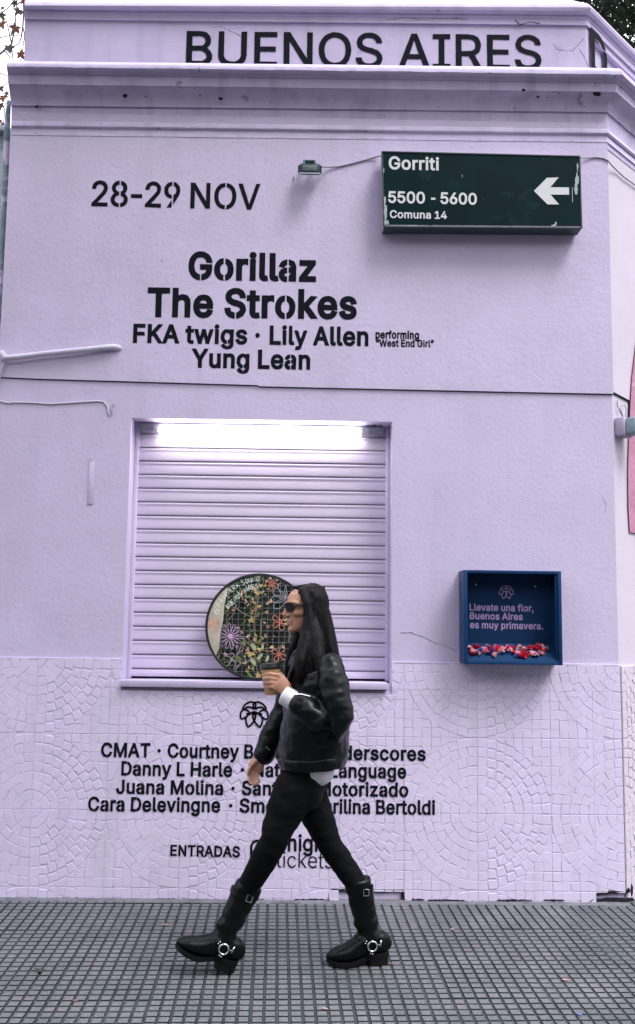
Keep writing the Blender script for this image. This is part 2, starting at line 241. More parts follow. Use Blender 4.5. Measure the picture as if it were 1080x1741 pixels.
R|449|60,0,22,0,0,170 60,509,0,-170,59,0 236,509,-59,0,39,0 333,489,-26,13,26,-14 390,433,-12,24,13,-23 409,352,0,30,0,-31 390,271,13,24,-12,-23 333,217,26,13,-26,-13 236,198,39,0,-47,0 96,198,47,0,0,19 96,255,0,-19,46,0 234,255,-46,0,26,0 298,267,-17,-8,16,8 334,300,-8,-14,7,15 345,352,0,-20,0,20 334,405,7,-15,-8,15 298,440,16,-9,-17,8 233,452,26,0,-36,0 125,452,36,0,0,-151 125,0,0,151,-22,0/353,0,25,0,-41,76 230,229,41,-76,24,0 303,229,-24,0,41,-76 428,0,-42,76,-25,0
S|447|224,-9,39,0,-37,0 128,9,27,-12,-28,12 64,60,15,-22,-15,22 38,137,2,-30,22,0 104,137,-22,0,2,-20 123,88,-11,13,11,-13 166,59,-17,6,18,-7 224,49,-21,0,23,0 286,60,-18,-7,18,8 329,92,-10,-14,11,13 346,139,0,-18,0,16 332,179,9,-10,-9,10 296,205,15,-7,-15,6 245,222,19,-5,-21,6 184,239,20,-5,-42,12 86,289,23,-21,-23,22 52,372,0,-33,0,29 75,448,-15,-22,15,21 138,498,-27,-12,26,12 227,516,-33,0,34,0 316,498,-26,12,26,-12 377,449,-15,20,15,-21 401,378,-1,26,-21,0 337,378,21,0,-2,25 302,437,21,-14,-21,14 225,459,31,0,-22,0 167,448,17,7,-16,-7 129,418,9,13,-9,-12 115,376,0,15,0,-18 131,334,-11,10,11,-11 169,308,-15,6,15,-6 212,293,-13,4,18,-4 264,279,-17,5,15,-4 312,264,-17,6,16,-7 359,238,-15,10,14,-11 395,198,-10,16,9,-17 408,139,0,23,0,-28 386,64,15,22,-14,-23 323,11,28,13,-27,-13
T|449|32,452,53,0,0,19 32,509,0,-19,128,0 417,509,-129,0,0,-19 417,452,0,19,-54,0 257,452,53,0,0,-151 257,0,0,151,-22,0 193,0,21,0,0,151 193,452,0,-151,-54,0
U|517|259,-8,40,0,-40,0 154,15,30,-15,-30,16 85,80,16,-27,-17,27 60,173,0,-35,0,112 60,509,0,-112,21,0 124,509,-21,0,0,-110 124,178,0,110,0,-24 141,113,-11,19,11,-19 187,68,-20,11,20,-11 259,52,-28,0,28,0 331,68,-20,-11,20,11 377,113,-11,-19,10,19 393,178,0,-24,0,110 393,509,0,-110,21,0 457,509,-21,0,0,-112 457,173,0,112,0,-35 433,80,16,27,-17,-27 363,15,30,16,-29,-15
V|480|204,0,25,0,-63,170 16,509,63,-170,23,0 84,509,-22,0,36,-101 192,206,-36,101,6,-17 215,137,-9,29,9,-28 248,31,-13,42,-5,0 235,31,4,0,12,43 267,138,-9,-28,9,28 290,206,-6,-17,35,101 395,509,-35,-101,22,0 463,509,-23,0,-62,-170 278,0,62,170,-25,0
W|686|155,0,25,0,-46,170 16,509,47,-170,22,0 82,509,-22,0,27,-105 163,196,-27,104,5,-17 175,145,-3,18,4,-17 187,94,-4,17,3,-18 197,40,-3,18,-3,0 189,40,3,0,4,18 200,94,-4,-18,3,17 211,145,-4,-17,4,18 224,196,-4,-17,27,104 306,509,-27,-105,25,0 380,509,-25,0,27,-105 462,196,-28,104,4,-17 474,145,-4,18,4,-17 486,94,-4,17,4,-18 497,40,-3,18,-3,0 488,40,3,0,4,18 499,94,-4,-18,3,17 510,145,-4,-17,5,18 523,196,-4,-17,27,104 603,509,-27,-105,22,0 670,509,-23,0,-47,-170 530,0,47,170,-25,0 455,0,25,0,-29,108 368,323,29,-108,-6,21 351,391,6,-24,-5,25 336,475,5,-31,5,0 350,475,-5,0,-5,-30 335,395,5,24,-5,-24 318,323,6,24,-29,-108 230,0,30,108,-25,0
Y|472|203,0,22,0,0,69 203,208,0,-69,-62,100 16,509,63,-100,25,0 91,509,-25,0,34,-55 192,344,-33,55,11,-18 222,292,-9,17,9,-17 250,230,-10,25,-9,0 224,230,8,0,9,25 251,293,-9,-17,9,17 280,344,-10,-17,34,55 381,509,-34,-55,25,0 455,509,-25,0,-62,-100 268,208,62,100,0,-69 268,0,0,69,-21,0
a|389|160,-9,22,0,-24,0 94,5,20,-9,-19,9 48,45,11,-18,-12,17 30,108,0,-25,0,22 43,161,-8,-14,9,14 78,193,-15,-8,14,8 125,211,-17,-4,18,4 178,220,-18,-2,23,3 234,227,-15,-2,14,1 265,235,-7,-4,7,4 276,255,0,-10,0,0 276,257,0,-1,0,15 267,297,6,-11,-6,11 240,322,12,-6,-12,6 196,331,17,0,-18,0 149,322,13,6,-13,-5 118,301,8,8,-8,-9 100,274,4,9,-20,6 41,291,20,-6,9,23 79,346,-17,-14,16,14 133,375,-20,-6,20,6 194,384,-21,0,14,0 239,379,-16,4,16,-3 286,360,-15,10,15,-9 322,320,-9,18,10,-17 337,251,0,29,0,-83 337,0,0,84,-20,0 277,0,20,0,0,17 277,52,0,-17,-2,0 272,52,2,0,-4,-9 252,25,9,9,-9,-10 215,1,15,6,-15,-6/170,45,-15,0,23,0 228,59,-16,-9,15,9 263,93,-8,-14,8,14 276,138,0,-16,0,17 276,190,0,-17,-3,-3 259,182,9,2,-8,-2 231,176,11,2,-10,-2 200,171,10,1,-10,-1 175,168,7,1,-14,-2 134,159,13,4,-13,-5 103,139,8,9,-7,-8 92,105,0,14,0,-13 102,72,-7,9,7,-9 130,52,-12,5,12,-4
c|396|207,-8,19,0,-34,0 117,16,26,-16,-26,17 56,85,15,-29,-15,29 34,187,0,-38,0,40 56,291,-15,-29,15,30 117,360,-26,-17,26,16 207,384,-34,0,19,0 260,377,-17,5,16,-5 305,356,-13,9,14,-9 340,322,-10,13,10,-13 362,277,-5,17,-20,-5 303,262,19,5,-3,10 290,289,6,-8,-5,8 270,311,8,-6,-8,6 242,325,11,-3,-10,3 207,330,13,0,-25,0 145,310,16,13,-16,-13 108,258,8,22,-8,-21 96,187,0,26,0,-25 108,117,-8,22,8,-21 145,66,-16,13,16,-13 207,46,-25,0,13,0 243,52,-11,-4,10,3 271,66,-8,-6,8,6 292,89,-6,-9,5,8 304,117,-3,-10,20,-5 363,102,-20,5,-5,-17 341,56,10,14,-9,-13 306,21,14,10,-13,-9 261,-1,16,5,-17,-5
d|424|195,-8,24,0,-31,0 111,16,25,-16,-24,16 55,84,13,-29,-14,30 34,189,0,-40,0,40 55,293,-14,-30,14,29 112,361,-24,-16,24,15 196,384,-32,0,23,0 253,373,-15,8,15,-8 287,346,-8,10,9,-10 306,319,-4,8,2,0 311,319,-2,0,0,63 311,509,0,-63,20,0 372,509,-21,0,0,-170 372,0,0,170,-20,0 313,0,19,0,0,20 313,59,0,-20,-2,0 307,59,2,0,-5,-8 287,31,8,11,-9,-10 252,4,15,8,-14,-8/205,47,-24,0,22,0 263,65,-16,-12,16,12 299,115,-8,-21,9,21 312,189,0,-28,0,28 300,263,8,-21,-8,21 263,312,16,-12,-16,12 205,330,23,0,-24,0 145,311,16,13,-16,-12 108,261,8,21,-8,-21 96,189,0,27,0,-27 109,117,-9,21,8,-22 145,66,-16,12,16,-13
e|404|212,-8,26,0,-37,0 117,16,26,-16,-27,17 56,85,14,-29,-15,29 34,187,0,-39,0,39 55,290,-14,-30,14,29 115,359,-26,-16,26,17 205,384,-34,0,21,0 266,374,-20,7,19,-7 319,341,-16,15,16,-15 357,282,-9,24,9,-24 371,194,0,34,0,-8 371,169,0,9,-99,0 75,169,99,0,0,18 75,221,0,-17,88,0 338,221,-88,0,-9,-6 310,202,9,6,0,25 298,269,8,-20,-8,19 263,314,15,-11,-16,11 205,330,23,0,-23,0 146,313,17,12,-16,-11 109,270,9,18,-9,-19 96,211,0,21,0,-11 96,178,0,11,0,-28 110,106,-9,20,10,-19 151,61,-17,11,17,-10 212,46,-23,0,16,0 254,53,-13,-5,12,4 285,73,-8,-9,9,9 306,105,-5,-12,19,-4 365,91,-20,5,-6,-20 335,39,14,15,-14,-15 283,4,20,9,-21,-8
f|254|228,379,-74,0,0,-17 228,327,0,17,-74,0 6,327,74,0,0,17 6,379,0,-17,74,0/81,0,20,0,0,144 81,432,0,-144,0,21 96,486,-10,-15,10,14 135,519,-16,-8,17,7 187,530,-18,0,14,0 222,527,-9,2,10,-2 243,521,-5,2,-5,-18 227,468,6,18,-3,2 215,472,5,-1,-5,1 195,474,8,0,-19,0 154,460,9,9,-8,-9 142,419,0,18,0,-140 142,0,0,140,-21,0
g|425|207,-151,31,0,-28,0 134,-140,21,-7,-21,8 82,-110,14,-13,-13,12 51,-69,7,-15,16,9 101,-41,-17,-9,6,-8 122,-66,-9,9,8,-9 154,-88,-13,6,14,-6 207,-97,-21,0,31,0 282,-75,-19,-15,20,15 311,-6,0,-31,0,25 311,68,0,-24,-1,0 306,68,2,0,-5,-8 287,41,8,10,-9,-9 252,16,15,7,-14,-8 195,5,24,0,-31,0 113,27,24,-15,-25,14 55,90,14,-28,-14,28 34,191,0,-39,0,39 55,293,-14,-29,14,29 112,361,-24,-16,25,15 196,384,-31,0,24,0 253,373,-14,8,15,-8 288,346,-8,10,9,-10 308,319,-5,8,1,0 313,319,-2,0,0,20 313,379,0,-20,20,0 372,379,-19,0,0,-129 372,-9,0,130,0,-33 350,-90,15,21,-15,-21 291,-136,25,10,-25,-10/205,59,-24,0,23,0 264,75,-16,-11,16,11 300,121,-8,-20,8,20 312,193,0,-28,0,27 300,264,8,-21,-8,20 264,312,16,-11,-16,12 205,330,23,0,-24,0 145,312,16,12,-16,-13 109,262,8,21,-9,-20 96,193,0,26,0,-27 109,123,-9,20,8,-20 145,76,-16,11,17,-11
h|410|114,227,0,22,0,-76 114,0,0,76,-21,0 53,0,20,0,0,170 53,509,0,-170,20,0 114,509,-21,0,0,-74 114,287,0,74,-4,0 102,287,4,0,12,35 152,362,-21,-15,22,15 227,384,-28,0,26,0 295,369,-19,10,20,-11 341,321,-11,21,11,-22 357,240,0,33,0,-80 357,0,0,80,-20,0 296,0,20,0,0,78 296,235,0,-78,0,30 273,304,15,-16,-15,17 210,329,27,0,-18,0 161,317,14,8,-15,-8 126,283,9,15,-8,-16
i|167|53,0,20,0,0,126 53,379,0,-126,20,0 114,379,-21,0,0,-126 114,0,0,126,-21,0/84,443,11,0,-12,0 54,455,8,-8,-9,7 41,483,0,-11,0,11 54,512,-9,-8,8,8 84,524,-12,0,11,0 114,512,-8,8,8,-8 126,483,0,11,0,-11 114,455,8,7,-8,-8
k|381|110,137,22,21,0,25 110,212,0,-25,3,0 121,212,-4,0,54,56 284,379,-54,-56,26,0 360,379,-25,0,-59,-60 184,199,59,60,-2,0 177,199,2,0,-22,-21/53,0,20,0,0,170 53,509,0,-170,20,0 114,509,-21,0,0,-170 114,0,0,170,-21,0/294,0,26,0,-49,62 148,186,49,-62,14,14 191,229,-14,-15,61,-77 372,0,-60,76,-26,0
l|189|139,-2,8,0,-29,0 74,20,14,-15,-14,15 53,84,0,-27,0,142 53,509,0,-142,20,0 114,509,-21,0,0,-137 114,99,0,136,0,-18 120,62,-4,7,5,-7 146,52,-13,0,6,0 160,53,-3,-1,4,0 170,54,-3,0,3,-17 181,3,-4,17,-6,-2 162,-1,7,1,-8,-1
m|610|53,0,20,0,0,126 53,379,0,-126,19,0 112,379,-20,0,0,-28 112,295,0,28,-1,0 108,295,1,0,5,21 132,346,-11,-14,12,13 172,376,-15,-7,15,7 219,386,-16,0,28,0 287,361,-17,17,18,-17 321,295,-5,27,-3,0 312,295,3,0,5,18 337,343,-12,-14,12,14 381,375,-17,-8,17,7 437,386,-21,0,22,0 497,372,-18,9,18,-10 541,328,-11,20,10,-19 557,255,0,30,0,-85 557,0,0,85,-21,0 496,0,20,0,0,85 496,254,0,-85,0,27 473,313,15,-12,-16,12 419,330,20,0,-17,0 374,320,13,7,-12,-7 345,290,7,13,-6,-12 335,247,0,16,0,-82 335,0,0,82,-20,0 274,0,21,0,0,87 274,260,0,-87,0,21 253,311,14,-13,-14,13 199,330,22,0,-14,0 158,320,13,7,-14,-7 126,289,8,14,-8,-13 114,238,0,20,0,-79 114,0,0,79,-21,0
n|410|114,227,0,22,0,-76 114,0,0,76,-21,0 53,0,20,0,0,126 53,379,0,-126,19,0 112,379,-20,0,0,-30 112,287,0,31,-3,0 102,287,4,0,12,35 152,362,-21,-15,22,15 227,384,-28,0,26,0 295,369,-19,10,19,-11 341,321,-11,21,11,-22 357,240,0,33,0,-80 357,0,0,80,-20,0 296,0,20,0,0,78 296,235,0,-78,0,30 273,304,15,-16,-15,17 210,329,27,0,-18,0 161,317,14,8,-15,-8 126,283,9,15,-8,-16
o|415|207,-8,35,0,-34,0 117,16,26,-16,-26,17 56,85,15,-29,-15,29 34,187,0,-38,0,40 56,291,-15,-29,15,30 117,360,-26,-17,26,16 207,384,-34,0,35,0 299,360,-26,16,26,-17 359,291,-14,30,15,-29 381,187,0,40,0,-38 359,85,15,29,-14,-29 299,16,26,17,-26,-16/207,46,-25,0,26,0 270,66,-16,-13,17,13 307,117,-8,-21,8,22 319,187,0,-25,0,26 307,258,8,-22,-8,22 270,310,17,-13,-16,13 207,330,26,0,-25,0 145,310,16,13,-16,-13 108,258,8,22,-8,-21 96,187,0,26,0,-25 108,117,-8,22,8,-21 145,66,-16,13,16,-13
p|424|53,-143,20,0,0,174 53,379,0,-174,19,0 112,379,-20,0,0,-20 112,319,0,20,2,0 118,319,-2,0,5,8 137,346,-8,-10,8,10 171,373,-14,-8,15,8 229,384,-24,0,32,0 313,361,-24,15,24,-16 370,293,-14,29,13,-30 390,189,0,40,0,-40 370,84,13,30,-14,-29 313,16,24,16,-24,-16 229,-8,32,0,-23,0 173,4,14,-8,-15,8 138,31,8,-10,-8,11 118,59,5,-8,-1,0 114,59,1,0,0,-67 114,-143,0,67,-21,0/220,47,-23,0,24,0 279,66,-16,-13,16,12 316,117,-8,-22,8,21 328,189,0,-27,0,27 316,261,8,-21,-8,21 280,311,16,-12,-16,13 220,330,24,0,-23,0 161,312,16,12,-16,-12 125,263,8,21,-8,-21 113,189,0,28,0,-28 125,115,-8,21,8,-21 162,65,-16,12,16,-12
r|259|53,0,20,0,0,126 53,379,0,-126,19,0 112,379,-20,0,0,-19 112,321,0,19,1,0 115,321,-1,0,7,19 152,367,-17,-12,18,12 213,385,-23,0,5,0 229,384,-6,1,6,0 243,384,-3,0,0,-21 243,322,0,21,-1,1 230,324,7,-1,-7,1 207,326,8,0,-18,0 159,315,14,7,-14,-8 126,284,8,13,-8,-14 114,237,0,18,0,-79 114,0,0,79,-21,0
s|365|182,-8,29,0,-26,0 112,3,21,-7,-20,8 62,38,13,-15,-13,15 36,94,4,-22,19,4 94,107,-20,-5,5,-21 124,60,-15,10,15,-10 181,45,-23,0,27,0 244,62,-15,-11,16,12 268,103,0,-16,0,13 254,136,9,-9,-9,8 212,155,19,-4,-21,5 149,170,21,-5,-34,8 72,208,17,-17,-17,17 47,274,0,-27,0,22 65,332,-12,-17,12,16 115,370,-21,-9,21,10 187,384,-27,0,26,0 254,372,-19,8,18,-7 299,339,-12,14,11,-14 324,290,-5,19,-19,-4 268,277,19,4,-5,15 243,316,12,-12,-13,11 187,333,25,0,-22,0 131,317,15,10,-15,-11 109,277,0,16,0,-14 124,243,-10,9,10,-8 172,223,-22,5,19,-5 229,209,-19,5,35,-8 306,171,-16,17,17,-17 331,107,0,26,0,-23 312,47,13,17,-12,-17 260,6,22,10,-23,-9
t|227|204,379,-66,0,0,-17 204,327,0,17,-66,0 6,327,66,0,0,17 6,379,0,-17,66,0/65,471,0,-126,20,0 126,471,-20,0,0,-124 126,98,0,124,0,-17 136,61,-7,8,7,-7 170,50,-16,0,4,0 185,51,-6,-1,6,1 202,54,-5,-1,4,-18 213,2,-4,17,-6,-2 192,-3,8,1,-8,-1 168,-4,8,0,-32,0 92,21,18,-17,-18,17 65,93,0,-31,0,126
u|410|182,-5,29,0,-25,0 115,11,19,-11,-20,10 69,59,11,-22,-11,21 53,139,0,-32,0,80 53,379,0,-80,20,0 114,379,-21,0,0,-78 114,144,0,78,0,-30 137,75,-16,16,15,-17 200,50,-27,0,18,0 249,62,-14,-8,15,8 283,97,-8,-16,9,15 296,153,0,-22,0,75 296,379,0,-75,20,0 357,379,-20,0,0,-126 357,0,0,126,-20,0 298,0,20,0,0,31 298,92,0,-31,3,0 307,92,-3,0,-12,-35 257,17,22,15,-22,-15
v|389|163,0,21,0,-49,126 17,379,49,-126,23,0 84,379,-22,0,27,-74 165,155,-27,75,9,-23 187,87,-6,23,6,-23 206,21,-7,21,-8,0 184,21,7,0,7,21 203,87,-6,-23,6,23 224,155,-8,-23,27,75 305,379,-27,-74,22,0 371,379,-22,0,-48,-126 226,0,49,126,-21,0
w|567|138,0,20,0,-39,126 23,379,38,-126,21,0 87,379,-21,0,16,-55 133,214,-15,55,7,-23 154,137,-7,28,7,-29 175,41,-7,35,-3,0 165,41,3,0,7,34 186,135,-7,-29,7,28 206,214,-7,-24,15,55 252,379,-15,-55,21,0 316,379,-21,0,16,-55 362,214,-15,55,6,-24 382,136,-7,28,6,-29 402,41,-7,35,-3,0 391,41,4,0,8,34 413,135,-7,-28,7,29 434,214,-7,-24,15,55 480,379,-15,-55,22,0 545,379,-22,0,-39,-126 429,0,39,126,-20,0 368,0,21,0,-16,57 319,172,16,-58,-5,17 305,225,4,-18,-5,18 291,280,4,-19,-5,19 277,338,4,-20,4,0 291,338,-5,0,-5,-19 277,280,4,19,-5,-19 263,225,4,18,-5,-19 248,172,5,17,-17,-58 199,0,16,57,-21,0
y|389|47,-139,4,-1,5,18 61,-86,-4,-17,4,0 71,-87,-3,0,12,-3 104,-89,-10,-2,10,2 130,-74,-8,-8,8,8 151,-36,-6,-17,4,12 163,-1,-4,-12,-49,127 17,379,49,-127,23,0 84,379,-22,0,27,-74 165,155,-27,75,9,-23 187,87,-6,22,6,-23 206,21,-7,21,-8,0 184,21,7,0,6,21 202,87,-6,-23,7,23 224,155,-8,-23,27,75 305,379,-27,-74,22,0 371,379,-22,0,-55,-145 204,-58,56,146,-8,-20 177,-107,10,13,-11,-13 139,-136,14,7,-14,-6 91,-145,18,0,-10,0 65,-143,7,-1,-8,1
z|380|42,0,99,0,0,15 42,46,0,-16,70,91 254,320,-71,-92,0,1 254,323,0,-1,-69,0 48,323,69,0,0,19 48,379,0,-18,95,0 333,379,-95,0,0,-16 333,331,0,16,-69,-90 126,60,69,90,0,-1 126,56,0,2,71,0 339,56,-71,0,0,-18 339,0,0,19,-99,0
·|196|98,196,13,0,-13,0 66,210,9,-9,-9,9 52,242,0,-13,0,12 66,274,-9,-9,9,9 98,287,-13,0,13,0 130,274,-8,9,9,-9 144,242,0,12,0,-13 130,210,9,9,-8,-9
“|300|52,318,23,0,17,64 104,509,-17,-64,16,0 151,509,-16,0,-10,-64 121,318,10,64,-23,0/175,318,23,0,17,64 228,509,-18,-64,15,0 274,509,-15,0,-10,-64 244,318,10,64,-23,0
”|300|52,318,15,0,10,64 82,509,-10,-64,23,0 151,509,-23,0,-18,-64 98,318,18,64,-15,0/175,318,15,0,10,64 205,509,-10,-64,23,0 274,509,-23,0,-17,-64 222,318,17,64,-16,0'''
# ------------------------------------------------------------------ lettering
GL = {}
for ln in GLYPHS.strip('\n').split('\n'):
    ch, adv, sp = ln.split('|', 2)
    GL[ch] = (int(adv) / 1000, [[[int(q) / 1000 for q in p.split(',')] for p in s.split(' ')] for s in sp.split('/')] if sp else [])
for ch in (c for c in '0123456789-' if c in GL):                      # proportional spacing for figures
    xs_ = [p[0] for s in GL[ch][1] for p in s]; dx_ = .042 - min(xs_)
    GL[ch] = (max(xs_) - min(xs_) + .078, [[[p[0] + dx_] + p[1:] for p in s] for s in GL[ch][1]])
CAPH = max(p[1] for s in GL['H'][1] for p in s)
SLIT = set('o a O Q d b g q 0 8 9 6 R D p G C S P B'.split())
from mathutils.geometry import delaunay_2d_cdt
def glyph_mesh(ch, bold):
    loops = []
    for sp in GL[ch][1]:
        pts = []; n = len(sp)
        for i in range(n):
            x0, y0, _, _, c, d = sp[i]; x1, y1, a, b = sp[(i + 1) % n][:4]
            p0, p1, p2, p3 = Vector((x0, y0)), Vector((x0 + c, y0 + d)), Vector((x1 + a, y1 + b)), Vector((x1, y1))
            straight = abs((p1 - p0).cross(p3 - p0)) < 2e-6 and abs((p2 - p3).cross(p3 - p0)) < 2e-6
            k = 1 if straight else 5
            for t in range(k):
                t /= k; q = p0 * (1-t)**3 + p1 * (3*t*(1-t)**2) + p2 * (3*t*t*(1-t)) + p3 * t**3
                if not pts or (q - pts[-1]).length > 1e-4: pts.append(q)
        if (pts[0] - pts[-1]).length < 1e-4: pts.pop()
        loops.append(pts)
    def sa(p): return .5 * sum(p[i-1].cross(p[i]) for i in range(len(p)))
    sg = 1 if sa(max(loops, key=lambda p: abs(sa(p)))) > 0 else -1
    vs, es, outl = [], [], []
    for p in loops:
        n = len(p); q = []
        for i in range(n):
            e0 = (p[i] - p[i-1]).normalized(); e1 = (p[(i+1) % n] - p[i]).normalized()
            n0, n1 = Vector((e0.y, -e0.x)) * sg, Vector((e1.y, -e1.x)) * sg
            m = n0 + n1; m = m.normalized() if m.length > 1e-4 else n0
            q.append(p[i] + m * (bold / max(.55, m.dot(n0))))
        outl.append(q); b0 = len(vs); vs += q; es += [(b0 + i, b0 + (i + 1) % n) for i in range(n)]
    ov, oe, of = delaunay_2d_cdt(vs, es, [], 1, 1e-5)[:3]
    bm = bmesh.new(); bv = [bm.verts.new((v.x, v.y, 0)) for v in ov]
    def wind(c):
        k = 0
        for p in outl:
            for i in range(len(p)):
                a, b = p[i-1], p[i]
                if (a.y <= c.y) != (b.y <= c.y):
                    x = a.x + (c.y - a.y) / (b.y - a.y) * (b.x - a.x)
                    if x > c.x: k += 1 if b.y > a.y else -1
        return k
    for f in of:
        c = sum((ov[i] for i in f), Vector((0, 0))) / len(f)
        if wind(c) == 0: continue
        try: bm.faces.new([bv[i] for i in f])
        except ValueError: pass
    for v in [v for v in bm.verts if not v.link_faces]: bm.verts.remove(v)
    bmesh.ops.triangulate(bm, faces=bm.faces[:])
    return bm
_gc = {}
def glyph(ch, bold, slit):
    k = (ch, round(bold, 4), slit)
    if k in _gc: return _gc[k]
    if not GL[ch][1]: _gc[k] = ([], []); return _gc[k]
    bm = glyph_mesh(ch, bold)
    if slit and ch in SLIT and bm.verts:
        xs = [v.co.x for v in bm.verts]; ys = [v.co.y for v in bm.verts]
        c = (min(xs) + max(xs)) / 2 + 0.01; h = (max(ys) - min(ys))
        for x in (c - slit / 2, c + slit / 2):
            bmesh.ops.bisect_plane(bm, geom=bm.verts[:] + bm.edges[:] + bm.faces[:], plane_co=(x, 0, 0), plane_no=(1, 0, 0), dist=1e-6)
        if ch in 'dbpqg':            # only the round end of the letter is bridged
            y0 = min(ys) + h * (.12 if ch in 'gpq' else .0); y1 = y0 + h * .32
        elif ch in 'GCS' : y0, y1 = min(ys) - 1, min(ys) + h * .4
        else: y0, y1 = -9, 9
        bmesh.ops.triangulate(bm, faces=bm.faces[:])
        kill = [f for f in bm.faces if abs(f.calc_center_median().x - c) < slit / 2 and y0 < f.calc_center_median().y < y1]
        bmesh.ops.delete(bm, geom=kill, context='FACES')
    bm.verts.ensure_lookup_table(); bm.verts.index_update()
    _gc[k] = ([v.co.copy() for v in bm.verts], [[v.index for v in f.verts] for f in bm.faces]); bm.free()
    return _gc[k]
def layout(s, bold, slit=0.0, track=0.0):
    V, F, x = [], [], 0.0
    for ch in s:
        v, f = glyph(ch, bold, slit); b = len(V)
        V += [Vector((p.x + x, p.y, 0)) for p in v]; F += [[i + b for i in q] for q in f]
        x += GL[ch][0] + track + (2 * bold * .45 if ch != ' ' else 0)
    lo = min(p.x for p in V); hi = max(p.x for p in V)
    return [Vector(((p.x - lo) / (hi - lo), p.y / CAPH, 0)) for p in V], F
def letters(name, s, pl, pr, cap_px, off, m, parent, bold=0.02, slit=0.0, track=0.0, up_px=None, plane=None, rough=0.0):
    """s painted between two baseline pixels; cap_px = height of its capitals in pixels."""
    V, F = layout(s, bold, slit, track)
    f = plane or (lambda x, y: W(x, y, off))
    a, b = f(*pl), f(*pr); ca, cb = f(pl[0], pl[1] - cap_px), f(pr[0], pr[1] - cap_px)
    ua, ub = ca - a, cb - b
    ua = Vector((0, 0, ua.length)); ub = Vector((0, 0, ub.length))
    out = []
    for p in V:
        q = a.lerp(b, p.x) + ua.lerp(ub, p.x) * p.y
        if rough:
            q.x += rough * (mnoise.noise(q * 90)); q.z += rough * (mnoise.noise(q * 90 + Vector((7, 3, 1))))
        out.append(q)
    return obj(name, out, F, m, parent)
# ------------------------------------------------------------------ the building
XC = 1.735                                    # the street corner, where the chamfered face begins
CH = Vector((cos(radians(45)), sin(radians(45)), 0)); CHN = Vector((sin(radians(45)), -cos(radians(45)), 0))
def CP(px, py, off=0.0):                      # point of the chamfered face seen at a pixel
    return hitplane(Vector((XC, 0, 0)) + CHN * off, CHN, CAM, ray(px, py))
bld = thing('corner_building', 'lavender painted corner building with stencilled festival lettering, cornice and mosaic dado', 'building', (0.05, 0, 0))
XL = W(3, 540).x
ZT = 4.42                                     # where the wall meets the frieze
o_tl, o_tr = W(226, 711), W(666, 716)
o_bl, o_br = W(204.8, 1150), W(667, 1158)
oxl, oxr = (o_tl.x + o_bl.x) / 2, (o_tr.x + o_br.x) / 2
ozt = (o_tl.z + o_tr.z) / 2; ozb = o_bl.z - 0.03
ZD = W(540, 1125, .012).z                     # top of the mosaic dado
# the wall, with the window opening and its reveals
def wall_mesh():
    mb = MB(); RD = 0.22
    xs = [XL, oxl, oxr, XC]; zs = [-0.3, ozb, ozt, ZT]
    for i in range(3):
        for j in range(3):
            if i == 1 and j == 1: continue
            mb.add([(xs[i],0,zs[j]),(xs[i+1],0,zs[j]),(xs[i+1],0,zs[j+1]),(xs[i],0,zs[j+1])], [(0,1,2,3)])
    r = 0.012
    for (a, b) in (((oxl,ozb),(oxl,ozt)), ((oxl,ozt),(oxr,ozt)), ((oxr,ozt),(oxr,ozb)), ((oxr,ozb),(oxl,ozb))):
        mb.add([(a[0],0,a[1]),(b[0],0,b[1]),(b[0],RD,b[1]),(a[0],RD,a[1])], [(0,1,2,3)])
    mb.add([(XL,0,-.3),(XL,0,ZT),(XL,6,ZT),(XL,6,-.3)], [(0,1,2,3)])
    mb.add([(oxl-.2,.45,ozb-.2),(oxr+.2,.45,ozb-.2),(oxr+.2,.45,ozt+.2),(oxl-.2,.45,ozt+.2)], [(0,1,2,3)])
    return mb
wall_mesh().build('wall', M['stucco'], bld)
# upper coat of plaster, a finger thicker, whose lower edge runs above the window, its shadow painted below
gp = [(8, 640.5), (60, 643.5), (250, 649), (438, 654.5), (441, 656.5), (600, 660), (800, 664.5), (1042, 669.5)]
mb = MB(); TH = 0.010
low = [W(x, y, TH) for x, y in gp]; low[0].x = XL; low[-1].x = XC + .4142 * TH
for p, q in zip(low[:-1], low[1:]):
    pt, qt = Vector((p.x, -TH, ZT)), Vector((q.x, -TH, ZT))
    mb.add([p, q, qt, pt], [(0,1,2,3)])
    mb.add([p, q, q + Vector((0,TH,0.004)), p + Vector((0,TH,0.004))], [(3,2,1,0)])
zc_g = CP(1069, 684).z
c0 = low[-1]; c1 = c0 + CH * 2.0; c1.z = c0.z
mb.build('plaster_coat', M['stucco'], bld)
mb = MB(); mb.add([low[0], Vector((XL, -TH, ZT)), Vector((XL, 0, ZT)), Vector((XL, 0, low[0].z))], [(0,1,2,3)])
# thin dark strip painting the shadow under the coat's edge
edge_shade = MB()
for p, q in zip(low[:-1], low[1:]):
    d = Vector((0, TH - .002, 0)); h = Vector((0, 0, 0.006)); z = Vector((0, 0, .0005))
    edge_shade.add([p + d - h, q + d - h, q + d - z, p + d - z], [(0,1,2,3)])
edge_shade.build('painted_edge_shadow', M['crack'], bld)
# chamfered corner face
mb = MB()
a = Vector((XC, 0, 0)); b = a + CH * 2.6
mb.add([a + Vector((0,0,-.3)), b + Vector((0,0,-.3)), b + Vector((0,0,ZT)), a + Vector((0,0,ZT))], [(0,1,2,3)])
e = b + Vector((0, 4, 0))
mb.add([b + Vector((0,0,-.3)), e + Vector((0,0,-.3)), e + Vector((0,0,5)), b + Vector((0,0,5))], [(0,1,2,3)])
mb.build('chamfered_wall', M['chamfer'], bld)
# groove of the corner face; its downward tube paints the poster's edge shadow
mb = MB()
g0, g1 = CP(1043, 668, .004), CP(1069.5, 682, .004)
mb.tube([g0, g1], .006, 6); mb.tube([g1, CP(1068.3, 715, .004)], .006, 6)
mb.build('groove_and_painted_shadow', M['dark'], bld, 60)

